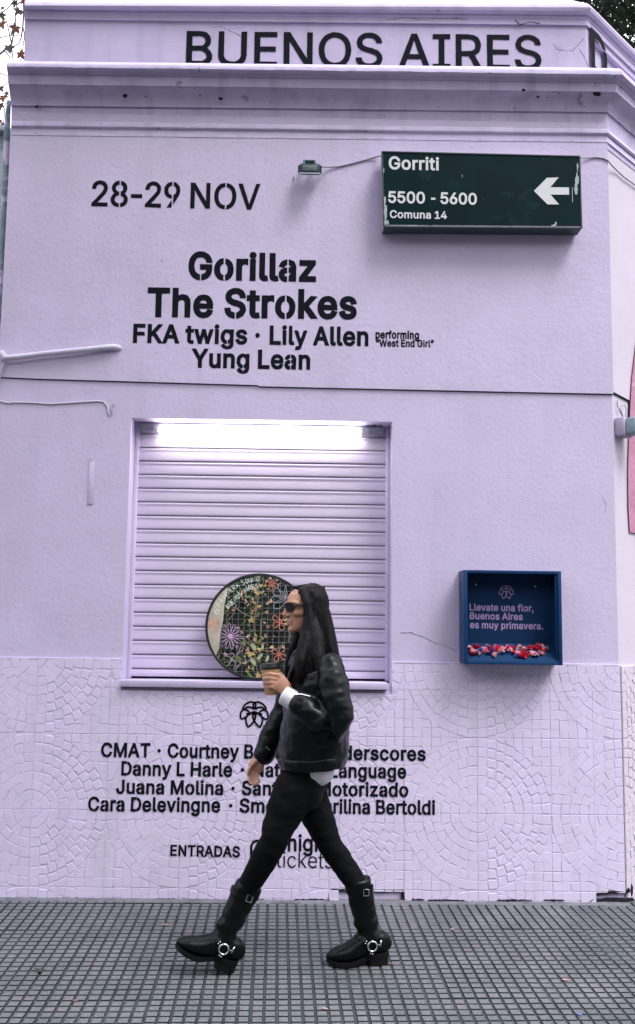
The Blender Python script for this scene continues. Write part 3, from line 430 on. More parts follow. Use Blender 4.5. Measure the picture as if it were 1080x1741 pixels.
# cornice and parapet: profile rows (y left, y right, offset, left x)
def sweep(name, rows, m, setx=None, nx=70, jag=0.0018):
    V, F = [], []; nr = len(rows)
    ts = [i / nx for i in range(nx + 1)]
    for (yl, yr, off, xl, kx) in rows:
        p = W(xl, yl, off)
        xr = XC + .4142 * off + kx
        q = W(1030, yr, off); q = Vector((xr, -off, q.z))
        for t in ts:
            v = p.lerp(q, t)
            n = mnoise.noise(Vector((v.x * 9, off * 40, v.z * 6))) + .6 * mnoise.noise(Vector((v.x * 31, off * 90, v.z * 20)))
            jg = jag * (2.0 if off > .12 else 1)
            v.z += n * jg; v.y += n * jg * .5
            V.append(v)
        for k in range(1, 26):
            v = q + CH * (k * .1)
            n = mnoise.noise(Vector((v.x * 9, off * 40, v.z * 6 + 3)))
            v.z += n * jag; V.append(v)
    N = len(ts) + 25
    for i in range(nr - 1):
        for k in range(N - 1):
            F.append((i * N + k, i * N + k + 1, (i + 1) * N + k + 1, (i + 1) * N + k))
    # closing end on the left and a back
    b0 = len(V)
    for i in range(nr): V.append(Vector((V[i * N].x, .25, V[i * N].z)))
    for i in range(nr - 1): F.append((i * N, (i + 1) * N, b0 + i + 1, b0 + i))
    return obj(name, V, F, m, bld, 28)
sweep('cornice', [
    (103.5, 115.5, -.16, 42, 0), (105.6, 116.2, .115, 11, 0), (106.6, 117.5, .128, 11, 0), (109, 120.5, .135, 11, 0), (113, 126, .136, 11, 0), (115.5, 129, .128, 11.5, 0),
    (118, 132, .110, 12, 0), (121.5, 136, .100, 12.5, 0), (125, 140, .094, 13, 0), (126, 141, .088, 13, 0), (142.5, 155.5, .088, 14, 0),
    (143.5, 157, .080, 14.5, 0), (150, 163, .064, 15.5, 0), (158, 170, .040, 16.5, 0), (166, 178, .024, 17.5, 0), (173, 184.5, .016, 18.5, 0), (179, 190, .0155, 19, 0),
    (180.5, 191.5, .004, 19.5, 0), (204, 218, .004, 19.5, 0), (205.5, 219.5, .012, 19.3, 0), (209, 222.5, .021, 19.2, 0), (213, 226, .022, 19.2, 0), (216.5, 229.5, .015, 19.3, 0), (217.5, 230.5, .006, 19.4, 0),
    (229.3, 241.6, .0125, 19.5, 0), (231, 243, .0045, 19.5, 0), (240, 252, .0035, 19.5, 0)], M['cornice'])
KX = -.018
sweep('parapet', [
    (-6, -2, -.30, 50, KX), (2.5, 6.0, -.13, 42, KX), (2.8, 6.6, -.098, 42, KX), (5.5, 9, -.080, 42, KX), (9, 13, -.073, 42, KX), (12.5, 19, -.078, 42, KX), (15, 24.5, -.09, 42, KX), (16.5, 26.5, -.103, 42, KX),
    (22, 32, -.103, 42, KX), (23.2, 33.2, -.108, 42, KX), (32, 43, -.108, 42, KX), (33.3, 44.3, -.12, 42, KX), (70, 80, -.12, 42, KX), (108, 119, -.12, 41, KX), (116, 130, -.12, 41, KX)], M['plaster'], jag=.0012)
# roof slab behind the parapet
mb = MB(); zr = W(500, 2).z - .12
mb.add([(XL + .1, .15, zr), (XC, .15, zr), (XC + 1.8, 1.95, zr), (XC + 1.8, 6, zr), (XL + .1, 6, zr)], [(0,1,2,3,4)])
mb.build('roof', M['plaster'], bld)

# chips and cracks
def crackline(pts, f, r=.0022):
    ck = MB(); out = []
    for (x0, y0), (x1, y1) in zip(pts[:-1], pts[1:]):
        n = max(2, int(math.hypot(x1 - x0, y1 - y0) / 4))
        for i in range(n):
            t = i / n; out.append(f(x0 + (x1 - x0) * t + random.uniform(-.7, .7), y0 + (y1 - y0) * t + random.uniform(-.9, .9)))
    out.append(f(*pts[-1])); rr = [r * random.uniform(.35, 1.2) for _ in out]
    ck.tube(out, rr, 5); ck.build('crack', M['crack'], bld, 60)
fp = lambda x, y: W(x, y, -.1205)
crackline([(940, 75), (947, 84), (960, 87), (973, 86), (982, 78), (992, 66)], fp, .0024)
crackline([(985, 84), (994, 97), (1000, 113)], fp, .002)
crackline([(655, 34), (690, 31), (720, 33), (760, 31), (795, 34)], lambda x, y: W(x, y, -.108), .0018)
crackline([(875, 34), (884, 41), (900, 38), (918, 39)], lambda x, y: W(x, y, -.107), .0028)
crackline([(360, 47), (375, 45), (412, 62), (416, 78), (430, 80)], fp, .002)
crackline([(680, 1076), (700, 1076), (720, 1083), (735, 1091), (755, 1098), (777, 1106)], lambda x, y: W(x, y, .0005), .0014)
crackline([(1029, 872), (1031, 860), (1026, 845)], lambda x, y: W(x, y, .0005), .0010)
for (x, y, off, r) in ((213, 163, .05, .014), (375, 168, .045, .012), (248, 164, .05, .006), (340, 162, .05, .006), (1015, 159, .078, .02), (890, 153, .089, .01), (745, 18, -.073, .007), (62, 181, .016, .010), (590, 290, .010, .004), (915, 165, .06, .008)):
    c = W(x, y, off); bm = bmesh.new(); bmesh.ops.create_icosphere(bm, subdivisions=2, radius=r * .75)
    vs = []
    for v in bm.verts:
        k = 1 + .5 * mnoise.noise(v.co * 90 + c * 10)
        vs.append(c + Vector((v.co.x * 1.5 * k, v.co.y * .35 * k, v.co.z * k)))
    ch = MB(); ch.add(vs, [[v.index for v in f.verts] for f in bm.faces]); bm.free(); ch.build('chip', M['dark'], bld, 60)

# ---- mosaic dado: round fans of small stones in 38-cm tiles
TS = (W(813, 1385, .013).x - W(308, 1378, .013).x) / 4            # tile size
UX, UZ = W(560, 1381, .013).x, W(560, 1381, .013).z              # a fan centre
def clip(poly, ax, val, keep_gt):
    out = []
    for i in range(len(poly)):
        a, b = poly[i - 1], poly[i]
        ina, inb = (a[ax] > val) == keep_gt, (b[ax] > val) == keep_gt
        if ina != inb:
            t = (val - a[ax]) / (b[ax] - a[ax])
            out.append((a[0] + (b[0] - a[0]) * t, a[1] + (b[1] - a[1]) * t))
        if inb: out.append(b)
    return out
def area(p): return .5 * sum(p[i-1][0] * p[i][1] - p[i][0] * p[i-1][1] for i in range(len(p)))
def fan_stones(nr=8):
    """stones of one quarter-tile, centre at (0,0), unit tile [0,1]x[0,1]"""
    st = []; rstep = 1.0 / nr
    for k in range(nr):
        r0, r1 = k * rstep, (k + 1) * rstep
        n = max(1, round(1.5708 * (r0 + r1) / 2 / (rstep * 1.04)))
        for i in range(n):
            a0, a1 = pi / 2 * i / n, pi / 2 * (i + 1) / n
            m = 3 if n < 5 else 2
            outer = [(r1 * cos(a0 + (a1 - a0) * t / m), r1 * sin(a0 + (a1 - a0) * t / m)) for t in range(m + 1)]
            inner = [(r0 * cos(a1 + (a0 - a1) * t / m), r0 * sin(a1 + (a0 - a1) * t / m)) for t in range(m + 1)] if k else [(0, 0)]
            st.append((outer + inner, k, i))
    for i in range(nr):
        for j in range(nr):
            c = [(i * rstep, j * rstep), ((i + 1) * rstep, j * rstep), ((i + 1) * rstep, (j + 1) * rstep), (i * rstep, (j + 1) * rstep)]
            if max(math.hypot(*p) for p in c) <= 1.03: continue
            q = []
            for p in c:
                d = math.hypot(*p)
                q.append((p[0] / d, p[1] / d) if d < 1 else p)
            if abs(area(q)) > .35 * rstep * rstep: st.append((q, 99, i))
    return st
FAN = fan_stones()
def stone(mb, poly, f, gap, h0, h1, rnd):
    if area(poly) < 0: poly = poly[::-1]
    if area(poly) < 1.2e-4: return
    cx = sum(p[0] for p in poly) / len(poly); cz = sum(p[1] for p in poly) / len(poly)
    def inset(d):
        out = []
        for x, z in poly:
            l = math.hypot(x - cx, z - cz) or 1; k = max(.2, 1 - d / l); out.append((cx + (x - cx) * k, cz + (z - cz) * k))
        return out
    tx, tz, dh = rnd.uniform(-.009, .009), rnd.uniform(-.009, .009), rnd.uniform(-.0003, .0003)
    rings = [(inset(gap), h0), (inset(gap + .0006), h1 - .0008), (inset(gap + .0024), h1)]
    n = len(poly); vs = []
    for r, h in rings:
        for x, z in r: vs.append(f(x, z, h + (0 if h == h0 else dh + tx * (x - cx) + tz * (z - cz))))
    fs = []
    for k in range(2):
        for i in range(n): fs.append((k*n + i, k*n + (i+1) % n, (k+1)*n + (i+1) % n, (k+1)*n + i))
    fs.append(tuple(range(2 * n, 3 * n)))
    mb.add(vs, fs)
zsill = W(430, 1170, .03).z
hole1 = (W(576, 1514, .013).x, W(688, 1530, .013).x, W(630, 1516, .013).z)
hole2 = (W(1014, 1520, .013).x, 9, W(1040, 1518, .013).z)
def dado(mb, f, regions, side):
    rnd = random.Random(11 + side)
    for I in range(-6, 7):
        for J in range(-3, 4):
            # fans sit on even lattice nodes; every node serves its four quarter tiles
            cx, cz = UX + I * 2 * TS, UZ + J * 2 * TS
            for sx in (1, -1):
                for sz in (1, -1):
                    for poly, k, idx in FAN:
                        shift = 0.0
                        q = []
                        jit = (.09 * rnd.uniform(-1, 1)) if (sx > 0 and 2 < k < 90) else .01 * rnd.uniform(-1, 1)
                        mx_, mz_ = sum(p[0] for p in poly) / len(poly), sum(p[1] for p in poly) / len(poly)
                        rot = .22 * rnd.uniform(.3, 1) if (sx > 0 and 2 < k < 90) else .03 * rnd.uniform(-1, 1)
                        c, s = cos(rot), sin(rot); sc = .90 if (sx > 0 and 2 < k < 90) else 1
                        if mx_ < .09 or mz_ < .09: c, s, sc = 1, 0, 1
                        for (x, z) in poly:
                            X, Z = x - mx_, z - mz_
                            x2, z2 = mx_ + (X * c - Z * s) * sc + rnd.uniform(-.009, .009), mz_ + (X * s + Z * c) * sc + rnd.uniform(-.009, .009)
                            q.append((cx + sx * TS * min(1, max(0, x2)), cz + sz * TS * min(1, max(0, z2))))
                        for (x0, x1, z0, z1) in regions:
                            g = clip(clip(clip(clip(q, 0, x0, True), 0, x1, False), 1, z0, True), 1, z1, False) if (min(p[0] for p in q) < x1 and max(p[0] for p in q) > x0 and min(p[1] for p in q) < z1 and max(p[1] for p in q) > z0) else []
                            if len(g) > 2: stone(mb, g, f, .0005 + .0008 * rnd.random(), .0099, .0124 + .0009 * rnd.random(), rnd)
front = lambda x, z, h: Vector((x, -h, z))
XD = XC + .004
mb = MB()
dado(mb, front, [(XL - 1.0, oxl, 0.0, ZD), (oxr, XD, zsill, ZD), (oxl, hole1[0], 0.0, zsill - .03), (hole1[0], hole1[1], hole1[2], zsill - .03),
                 (hole1[1], hole2[0], 0.0, zsill - .03), (oxr, hole2[0], zsill - .03, zsill), (hole2[0], XD, hole2[2], zsill)], 0)
mb.build('mosaic_tile_cladding', M['mosaic'], bld)
mb = MB()
for (x0, x1, z0, z1) in ((XL - 1.0, oxl, -.1, ZD - .002), (oxr, XD - .002, zsill - .02, ZD - .002), (oxl, oxr, hole1[2], zsill - .02), (oxr, XD - .002, hole1[2], zsill - .02),
                         (oxl, hole1[0], -.1, hole1[2]), (hole1[1], hole2[0], -.1, hole1[2])):
    mb.box((x0, -.0104, z0), (x1, .001, z1))
mb.build('mosaic_joint', M['grout'], bld)
# rounded top edge of the dado
for (x0, x1) in ((XL - 1.0, oxl), (oxr, XD)):
    mb = MB(); mb.bbox((x0, -.0125, ZD - .010), (x1, .0005, ZD + .006), .004); mb.build('dado_top_edge', M['plaster'], bld, 50)
# same dado on the corner face
mb = MB(); U0 = 0.0
chf = lambda x, z, h: Vector((XC, 0, 0)) + CH * (x - XC) + CHN * h + Vector((0, 0, z))
dado(mb, chf, [(XC + .006, XC + 1.4, 0, ZD - .006)], 3)
mb.build('mosaic_tile_cladding', M['chamfer'], bld)
mb = MB()
mb.add([chf(XC + .003, -.1, .0085), chf(XC + 1.4, -.1, .0085), chf(XC + 1.4, ZD - .006, .0085), chf(XC + .003, ZD - .006, .0085), chf(XC + .003, ZD - .006, 0), chf(XC + 1.4, ZD - .006, 0)], [(0,1,2,3), (3,2,5,4)])
mb.build('mosaic_joint', M['chamfer'], bld)
# broken openings at the foot of the wall
def ragged(name, pts, off, th, m):
    front_ = []; 
    for (x0, y0), (x1, y1) in zip(pts, pts[1:] + pts[:1]):
        n = max(1, int(math.hypot(x1 - x0, y1 - y0) / 3))
        for i in range(n): front_.append(W(x0 + (x1 - x0) * i / n + random.uniform(-.8, .8), y0 + (y1 - y0) * i / n + random.uniform(-.7, .7), off))
    n = len(front_); vs = front_ + [p + Vector((0, th, 0)) for p in front_]
    return obj(name, vs, [tuple(range(n))] + [(i, i + n, (i + 1) % n + n, (i + 1) % n) for i in range(n)], m, bld)
ragged('broken_vent_crack', [(561, 1512), (600, 1511.5), (640, 1513), (686, 1512), (690, 1530), (682, 1529), (681, 1517), (650, 1518), (600, 1516), (566, 1517), (559, 1529), (557, 1529)], .0105, .012, M['dark'])
ragged('broken_edge_crack', [(1014, 1518), (1030, 1515), (1066, 1514), (1070, 1510), (1074, 1517), (1066, 1519), (1030, 1521), (1012, 1523)], .0115, .012, M['dark'])
ragged('broken_edge_crack', [(985, 1531), (1010, 1530), (1030, 1527), (1060, 1527), (1078, 1527), (1078, 1533), (985, 1534)], .0115, .012, M['dark'])
for (xa_, xb_, yy) in ((-4, 26, 1530), (60, 84, 1529), (268, 300, 1529), (318, 352, 1530.5), (395, 452, 1530), (500, 560, 1530), (700, 722, 1530), (728, 790, 1531), (845, 905, 1531), (925, 960, 1531)):
    ragged('foot_crack', [(xa_, yy - 1.1), ((xa_ + xb_) / 2, yy - 1.6), (xb_, yy - .7), (xb_, yy + .5), ((xa_ + xb_) / 2, yy + .9), (xa_, yy + .6)], .0165, .004, M['dark'])
mb = MB()
c = CP(1073, 1513, .01); 
bm = bmesh.new(); bmesh.ops.create_icosphere(bm, subdivisions=2, radius=.02)
mb.add([c + Vector((v.co.x * .6, v.co.y * .5, v.co.z * 1.8)) for v in bm.verts], [[v.index for v in f.verts] for f in bm.faces]); bm.free()
mb.build('drain_hole_crack', M['dark'], bld, 60)
# lower wall running on to the left, painted the same
mb = MB()
zl = W(5, 634).z
mb.box((XL - 1.6, .0005, -.3), (XL - .001, .3, zl))
mb.build('side_wall', M['stucco'], bld)

# window sill
mb = MB()
s0, s1 = W(204, 1155, .04), W(660, 1163, .04); b0, b1 = W(204, 1167, .04), W(660, 1174, .04)
mb.bbox((s0.x, -.040, (b0.z + b1.z) / 2), (s1.x, .10, (s0.z + s1.z) / 2), .004)
mb.build('window_sill', M['plaster'], bld, 40)
mb = MB(); mb.box((s0.x + .01, -.0135, (b0.z + b1.z) / 2 - .006), (s1.x - .01, 0, (b0.z + b1.z) / 2 + .002)); mb.build('sill_joint', M['dark'], bld)
ZS = (s0.z + s1.z) / 2                        # top of the sill

# roller shutter
SD = .16                                      # depth of the curtain behind the wall face
zt = ozt + .02; zb = ZS + .021
pitch = (W(440, 729.5 + 3, -SD).z - W(440, 820 + 4, -SD).z) / 4
prof = [(0, .004), (.10, .004), (.14, .007), (.20, .011), (.26, .011), (.31, .006), (.35, .000), (.38, -.002), (.42, .003), (.48, .006), (.60, .0065), (.90, .0065), (1.0, .004)]
zrow, rows = zb, []
while zrow < zt:
    for (t, d) in prof[:-1]: rows.append((zrow + t * pitch, d))
    zrow += pitch
V, F = [], []
xa, xb = oxl + .012, oxr - .012; nxs = 24
for (z, d) in rows:
    for i in range(nxs + 1):
        x = xa + (xb - xa) * i / nxs
        V.append((x, SD - d * .42 + .0012 * mnoise.noise(Vector((x * 3, z * 14, 0))), z))
for r in range(len(rows) - 1):
    for i in range(nxs): F.append((r*(nxs+1)+i, r*(nxs+1)+i+1, (r+1)*(nxs+1)+i+1, (r+1)*(nxs+1)+i))
sh = obj('roller_shutter', V, F, M['shutter'], bld, 35)
gap = MB()
k = 0; z = zb
while z < zt:
    gap.box((xa, SD - .0045, z + .372 * pitch), (xb, SD + .002, z + .398 * pitch)); z += pitch
gap.build('slat_joint', M['crack'], sh)
mb = MB(); mb.bbox((xa + .003, SD - .016, zb - .012), (xb - .003, SD + .01, zb + .012), .003); mb.bbox((xa + .003, SD - .012, zb + .012), (xb - .003, SD + .01, zb + .016), .001)
mb.build('bottom_bar', M['shutter'], sh, 40)
for sx in (0, 1):
    mb = MB(); x = (oxl, oxr - .022)[sx]
    mb.bbox((x, SD - .03, ZS), (x + .022, SD + .03, zt), .004)
    mb.build('guide_rail', M['shutter'], sh, 40)
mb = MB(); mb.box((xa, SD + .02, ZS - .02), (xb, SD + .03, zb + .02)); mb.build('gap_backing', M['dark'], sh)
for (x, y) in ((243, 1144), (636, 1150), (418, 1146)):
    mb = MB(); c = W(x, y, -SD + .015); mb.tube([c + Vector((0, .01, 0)), c - Vector((0, .003, 0))], .007, 10); mb.build('rivet', M['shutter'], sh, 40)

# old fittings on the wall
mb = MB()
pp = [(4, 611, .03), (12, 609, .035), (40, 606, .035), (80, 601, .034), (126, 596.5, .034), (170, 592, .03), (193, 590, .024), (203, 592, .008), (207, 594, -.005)]
mb.tube([W(*p) for p in pp], [.017, .0165, .0165, .016, .0165, .016, .018, .017, .012], 14)
mb.tube([W(8, 614, .03), W(3, 628, .02), W(-3, 650, .012)], .008, 8)
mb.tube([W(1, 600, .03), W(10, 610, .034)], .021, 12)
mb.build('pipe_stub', M['pipe'], bld, 60)
mb = MB()
cbl = [(-2, 681), (8, 684), (16, 685.5), (22, 684), (60, 685), (85, 687), (110, 685.5), (140, 683.5), (165, 682), (176, 683), (183, 690), (184, 700), (188, 707), (191, 702), (189, 692), (194, 686)]
mb.tube([W(x, y, .004) for x, y in cbl], .004, 7)
mb.build('wall_cable', M['pipe'], bld, 60)
mb = MB(); a_, b_ = W(149, 857, .004), W(161, 783, .004)
mb.bbox((a_.x, -.006, a_.z), (b_.x, .001, b_.z), .002); mb.tube([W(156, 784, .006), W(157, 779, .012), W(153, 776, .01)], .003, 6)
mb.build('cover_strip', M['stucco'], bld, 40)
mb = MB()
dp = [(19, 172, -.02), (17, 195, -.02), (15.5, 230, -.03), (13, 300, -.03), (10, 380, -.03), (6.5, 470, -.03), (3, 560, -.02), (0, 620, -.01)]
mb.tube([W(x - 3.5, y, o_) for x, y, o_ in dp], [.012, .015, .018, .018, .018, .018, .018, .016], 12)
mb.build('downpipe', M['oldpipe'], bld, 60)

# the painted writing
OW = .0112
black = M['paint']
letters('lettering', 'BUENOS AIRES', (316, 110.5), (921, 118), 57, -.1175, black, bld, .010, rough=.0025)
VD, FD = layout('D', .018)
pa = CP(1003, 118, -.1275); pz = CP(1003.5, 51, -.1275).z; pb = CP(1030, 122, -.1275)
wD = (pb - pa).dot(CH)
obj('lettering', [pa + CH * (p.x * wD) + CHN * .012 + Vector((0, 0, p.y * (pz - pa.z))) for p in VD], FD, black, bld)
T2 = [('28-29', (155.5, 349.5), (306, 352.5), 41.5, .014, .03, 0), ('NOV', (323.5, 353), (442.5, 355.5), 41.5, .014, .03, 0), ('Gorillaz', (320, 473), (537.5, 477), 43, .032, .03, 0), ('The Strokes', (250, 536.5), (607, 540.5), 45.5, .030, .03, 0),
      ('FKA twigs', (226, 581.5), (420.5, 584), 29.5, .029, .025, 0), ('·', (434, 584), (441.5, 584.3), 29.5, .03, 0, 0), ('Lily Allen', (458.5, 584.5), (626.5, 587), 29.5, .029, .025, 0),
      ('performing', (638.5, 574.7), (712.7, 576), 12.3, .036, 0, 0), ('“West End Girl”', (639.5, 588.6), (738, 590), 11.3, .030, 0, 0), ('Yung Lean', (325, 623.5), (527.5, 627), 29.5, .030, .025, 0)]
for (s, a_, b_, cap, bold, slit, tr) in T2:
    letters('lettering', s, a_, b_, cap, OW, black, bld, bold, slit, tr, rough=.0016)
OD = .0150
T3 = [('CMAT', (171.5, 1286), (255.5, 1287), 22.5), ('·', (267.5, 1287), (273.5, 1287), 22.5), ('Courtney Barnett', (285, 1287.5), (510, 1290), 22.5), ('·', (522, 1290), (528, 1290), 22.5), ('underscores', (548, 1290.5), (724, 1293), 22.5),
      ('Danny L Harle', (206, 1317.5), (395, 1320), 22.5), ('·', (409, 1319.5), (415, 1319.6), 22.5), ('Nation of Language', (431, 1320), (691, 1322.7), 22.5),
      ('Juana Molina', (197.5, 1348.7), (379.5, 1351), 22.5), ('·', (393, 1351), (399, 1351), 22.5), ('Santiago Motorizado', (411, 1351), (694.5, 1354.3), 22.5),
      ('Cara Delevingne', (149.5, 1378.3), (374.5, 1380.5), 23), ('·', (389, 1380.5), (395, 1380.5), 22.5), ('Smerz', (407, 1380.7), (496, 1382), 22.5), ('·', (508, 1382), (514, 1382), 22.5), ('Marilina Bertoldi', (527, 1382.2), (740, 1384.6), 23)]
for (s, a_, b_, cap) in T3:
    letters('lettering', s, a_, b_, cap, OD, black, bld, .025, .012 if len(s) > 1 else 0, rough=.0014)
letters('lettering', 'ENTRADAS', (289.5, 1454.5), (408, 1457), 17.5, OD, black, bld, .026, rough=.0014)
letters('lettering', 'enigma', (470, 1446), (577, 1448), 27, OD, black, bld, .020, rough=.001)
letters('lettering', 'tickets', (469.5, 1475), (566, 1476.5), 27, OD, black, bld, -.004, rough=.001)

def ribbon(mb, pts, wd, nrm, closed=False, th=0.0):
    """flat line of width wd through pts, lying in the plane with normal nrm"""
    n = len(pts); L_, R_ = [], []
    for i in range(n):
        a = pts[i - 1] if (i or closed) else pts[i]; b = pts[(i + 1) % n] if (i < n - 1 or closed) else pts[i]
        t = (b - a).normalized(); s_ = nrm.cross(t).normalized() * (wd / 2)
        L_.append(pts[i] + s_); R_.append(pts[i] - s_)
    vs = L_ + R_; fs = []
    for i in range(n if closed else n - 1):
        j = (i + 1) % n; fs.append((i, i + n, j + n, j))
    mb.add(vs, fs)
def emblem(mb, c, r, ex, ez, wd, nrm):
    """open blossom of five looped petals drawn with one line"""
    P2 = lambda x, y: c + ex * (x * r) + ez * (y * r)
    def bez(p0, p1, p2, p3, n=10):
        return [P2(*[(1-t)**3*p0[k] + 3*(1-t)**2*t*p1[k] + 3*(1-t)*t*t*p2[k] + t**3*p3[k] for k in (0, 1)]) for t in [i / n for i in range(n + 1)]]
    for s in (1, -1):
        ribbon(mb, bez((s*.05, .42), (-s*.28, .75), (s*.02, 1.06), (s*.34, .96)) + bez((s*.34, .96), (s*.62, .88), (s*.8, .66), (s*.86, .42))[1:], wd, nrm)
        ribbon(mb, bez((s*.05, .42), (s*.30, .66), (s*.62, .62), (s*.72, .40)), wd, nrm)
        ribbon(mb, bez((s*.98, -.34), (s*1.06, .12), (s*.9, .5), (s*.55, .34)) + bez((s*.55, .34), (s*.3, .2), (s*.25, -.02), (s*.58, .06))[1:], wd, nrm)
        ribbon(mb, bez((s*.98, -.34), (s*.8, -.36), (s*.72, -.3), (s*.62, -.2)), wd, nrm)
        ribbon(mb, bez((0, .25), (s*.25, .1), (s*.62, -.02), (s*.60, -.42)) + bez((s*.60, -.42), (s*.58, -.7), (s*.5, -.86), (s*.42, -.98))[1:], wd, nrm)
        ribbon(mb, bez((s*.42, -.98), (s*.2, -.78), (-s*.18, -.4), (-s*.08, .0)) + bez((-s*.08, .0), (-s*.02, .2), (s*.1, .12), (s*.14, -.02))[1:], wd, nrm)
mb = MB(); yN = Vector((0, -1, 0))
e0, e1 = W(432.5, 1215, OD), W(456, 1215, OD)
emblem(mb, e0, (e1 - e0).length, Vector((1, 0, -.01)), Vector((0, 0, .92)), .0105, yN)
mb.build('blossom_logo', black, bld)
# round-cornered ticket logo beside the word pair (mostly behind the walker)
mb = MB(); c = W(447, 1451, OD); r = .062
pts = [c + Vector((x * r, 0, z * r * 1.05)) for x, z in ((-.55,1),(.55,1),(.85,.9),(1,.6),(1,-.6),(.85,-.9),(.55,-1),(-.55,-1),(-.85,-.9),(-1,-.6),(-1,.6),(-.85,.9))]
ribbon(mb, pts, .013, yN, True); mb.build('ticket_logo', black, bld)
# ------------------------------------------------------------------ ground
M['paver'] = mat('grey_paver', (0.112, 0.122, 0.137), 0.85, var=0.22, vscale=3.2, spec=0.25, bumps=((220, 0.4, 0.004, 3.0),), tint=(0.165, 0.165, 0.178),
    specks=((120, 0.54, 0.10, (0.27, 0.275, 0.30), 0.75), (95, 0.57, 0.08, (0.045, 0.055, 0.065), 0.7), (1.7, 0.52, 0.2, (0.075, 0.09, 0.105), 0.5), (5, .60, .1, (.20, .155, .165), .55), (0.9, .50, .12, (.07, .078, .088), .5), (16, .69, .02, (.04, .045, .05), .6)))
M['groove'] = mat('dirty_groove', (0.045, 0.058, 0.067), 0.95, var=0.4, vscale=8, spec=0.1, specks=((2.2, 0.55, 0.12, (0.07, 0.08, 0.09), 0.8),))
M['cement'] = mat('cement_smear', (0.14, 0.145, 0.17), 0.9, var=0.25, vscale=14, spec=0.2, bumps=((60, 0.5, 0.008),), specks=((40, 0.62, 0.06, (0.07, 0.075, 0.09), 0.8),))
M['asphalt'] = mat('asphalt', (0.05, 0.05, 0.052), 0.9, var=0.2, vscale=5, bumps=((180, 0.5, 0.006),))
GR = .030                                     # the paving runs a little askew to the wall
gx = Vector((cos(GR), sin(GR), 0)); gy = Vector((-sin(GR), cos(GR), 0))
d_ = ray(436, 1580.5); O = CAM + d_ * (-CAM.z / d_.z)        # a joint crossing of four pavers
PT = .4
rnd = random.Random(5)
mb = MB(); N8 = 8; cell = (PT - .002) / N8
fill = MB()
for I in range(-11, 13):
    for J in range(-6, 3):
        tdz = rnd.uniform(-.0012, .0012); tx, ty = rnd.uniform(-.0003, .0003), rnd.uniform(-.0003, .0003)
        worn = 1.0
        if J == 0 and I >= 1: worn = .25
        elif J == 0: worn = .75
        for i in range(N8):
            for j in range(N8):
                x0, y0 = I * PT + .001 + i * cell, J * PT + .001 + j * cell
                if (O + gx * x0 + gy * (y0 + cell * .5)).y > -.018 and (O + gx * x0).x < XC: continue
                gxw, gyw = .0056, .0050 * worn
                b = [(x0 + gxw - .0015, y0 + gyw - .0015), (x0 + cell - gxw + .0015, y0 + gyw - .0015), (x0 + cell - gxw + .0015, y0 + cell - gyw + .0015), (x0 + gxw - .0015, y0 + cell - gyw + .0015)]
                t = [(x0 + gxw + .001, y0 + gyw + .001), (x0 + cell - gxw - .001, y0 + gyw + .001), (x0 + cell - gxw - .001, y0 + cell - gyw - .001), (x0 + gxw + .001, y0 + cell - gyw - .001)]
                dz = tdz + rnd.uniform(-.0004, .0004)
                vs = [O + gx * x + gy * y + Vector((0, 0, -.0052)) for x, y in b]
                vs += [O + gx * (x + rnd.uniform(-.0007, .0007)) + gy * (y + rnd.uniform(-.0007, .0007)) + Vector((0, 0, dz + tx * (i - 4) + ty * (j - 4) * .3)) for x, y in t]
                mb.add(vs, [(4,5,6,7),(0,1,5,4),(1,2,6,5),(2,3,7,6),(3,0,4,7)])
M['groove_side'] = mat('dark_groove_side', (.018, .026, .031), .95, spec=.05)
sidewalk = struct(mb.build('sidewalk', [M['paver'], M['groove_side']], loc=(0, 0, 0)))
sidewalk.data.polygons.foreach_set('material_index', [0 if i % 5 == 0 else 1 for i in range(len(sidewalk.data.polygons))])
mb = MB(); mb.add([(-5, -3.4, -.0045), (6, -3.4, -.0045), (6, 1.4, -.0045), (-5, 1.4, -.0045)], [(0,1,2,3)])
mb.box((-5, -3.4, -.2), (6, 1.4, -.03))
struct(mb.build('pavement', M['groove'], loc=(0, 0, 0)))
# mortar smeared along the foot of the wall
V, F = [], []; n = 130
for i in range(n + 1):
    x = -2.6 + 4.36 * i / n
    k = mnoise.noise(Vector((x * 7, 0, 0))) + .5 * mnoise.noise(Vector((x * 23, 4, 0)))
    V += [(x, -.004, .012), (x, -.016 - .004 * k, .006 + .002 * k), (x, -.034 - .013 * k, .0035), (x, -.046 - .018 * k, -.004)]
for i in range(n):
    for k in range(3): F.append((i*4+k, (i+1)*4+k, (i+1)*4+k+1, i*4+k+1))
struct(obj('mortar_strip', V, F, M['cement'], None, 60, loc=(0, 0, 0)))
mb = MB(); mb.add([(-60, -60, -.16), (60, -60, -.16), (60, 60, -.16), (-60, 60, -.16)], [(0,1,2,3)])
struct(mb.build('ground', M['asphalt'], loc=(0, 0, -.16)))

# fallen leaves and scraps on the pavement
def G(px, py, z=0.0):
    d = ray(px, py); return CAM + d * ((z - CAM.z) / d.z)
def leaf_outline(kind):
    if kind == 'lobed':
        P = []
        tips = [(-125, .72), (-65, .95), (0, 1.15), (65, .95), (125, .72)]
        for q, (a, r) in enumerate(tips):
            for da, k in ((-22, .58), (-10, .78), (0, 1.0), (10, .78), (22, .58)):
                P.append((sin(radians(a + da)) * r * k, cos(radians(a + da)) * r * k))
            if q < 4: P.append((sin(radians(a + 31)) * .50, cos(radians(a + 31)) * .50))
        P.append((.10, -.32)); P.append((0, -.18)); P.append((-.10, -.32))
        return P
    if kind == 'oval':
        return [(sin(pi * t / 8) * .42 * (1 if t <= 8 else 1), cos(pi * t / 8)) for t in range(16)]
    return [(-.5, -.7), (.1, -.9), (.55, -.2), (.3, .6), (-.1, .9), (-.45, .3)]
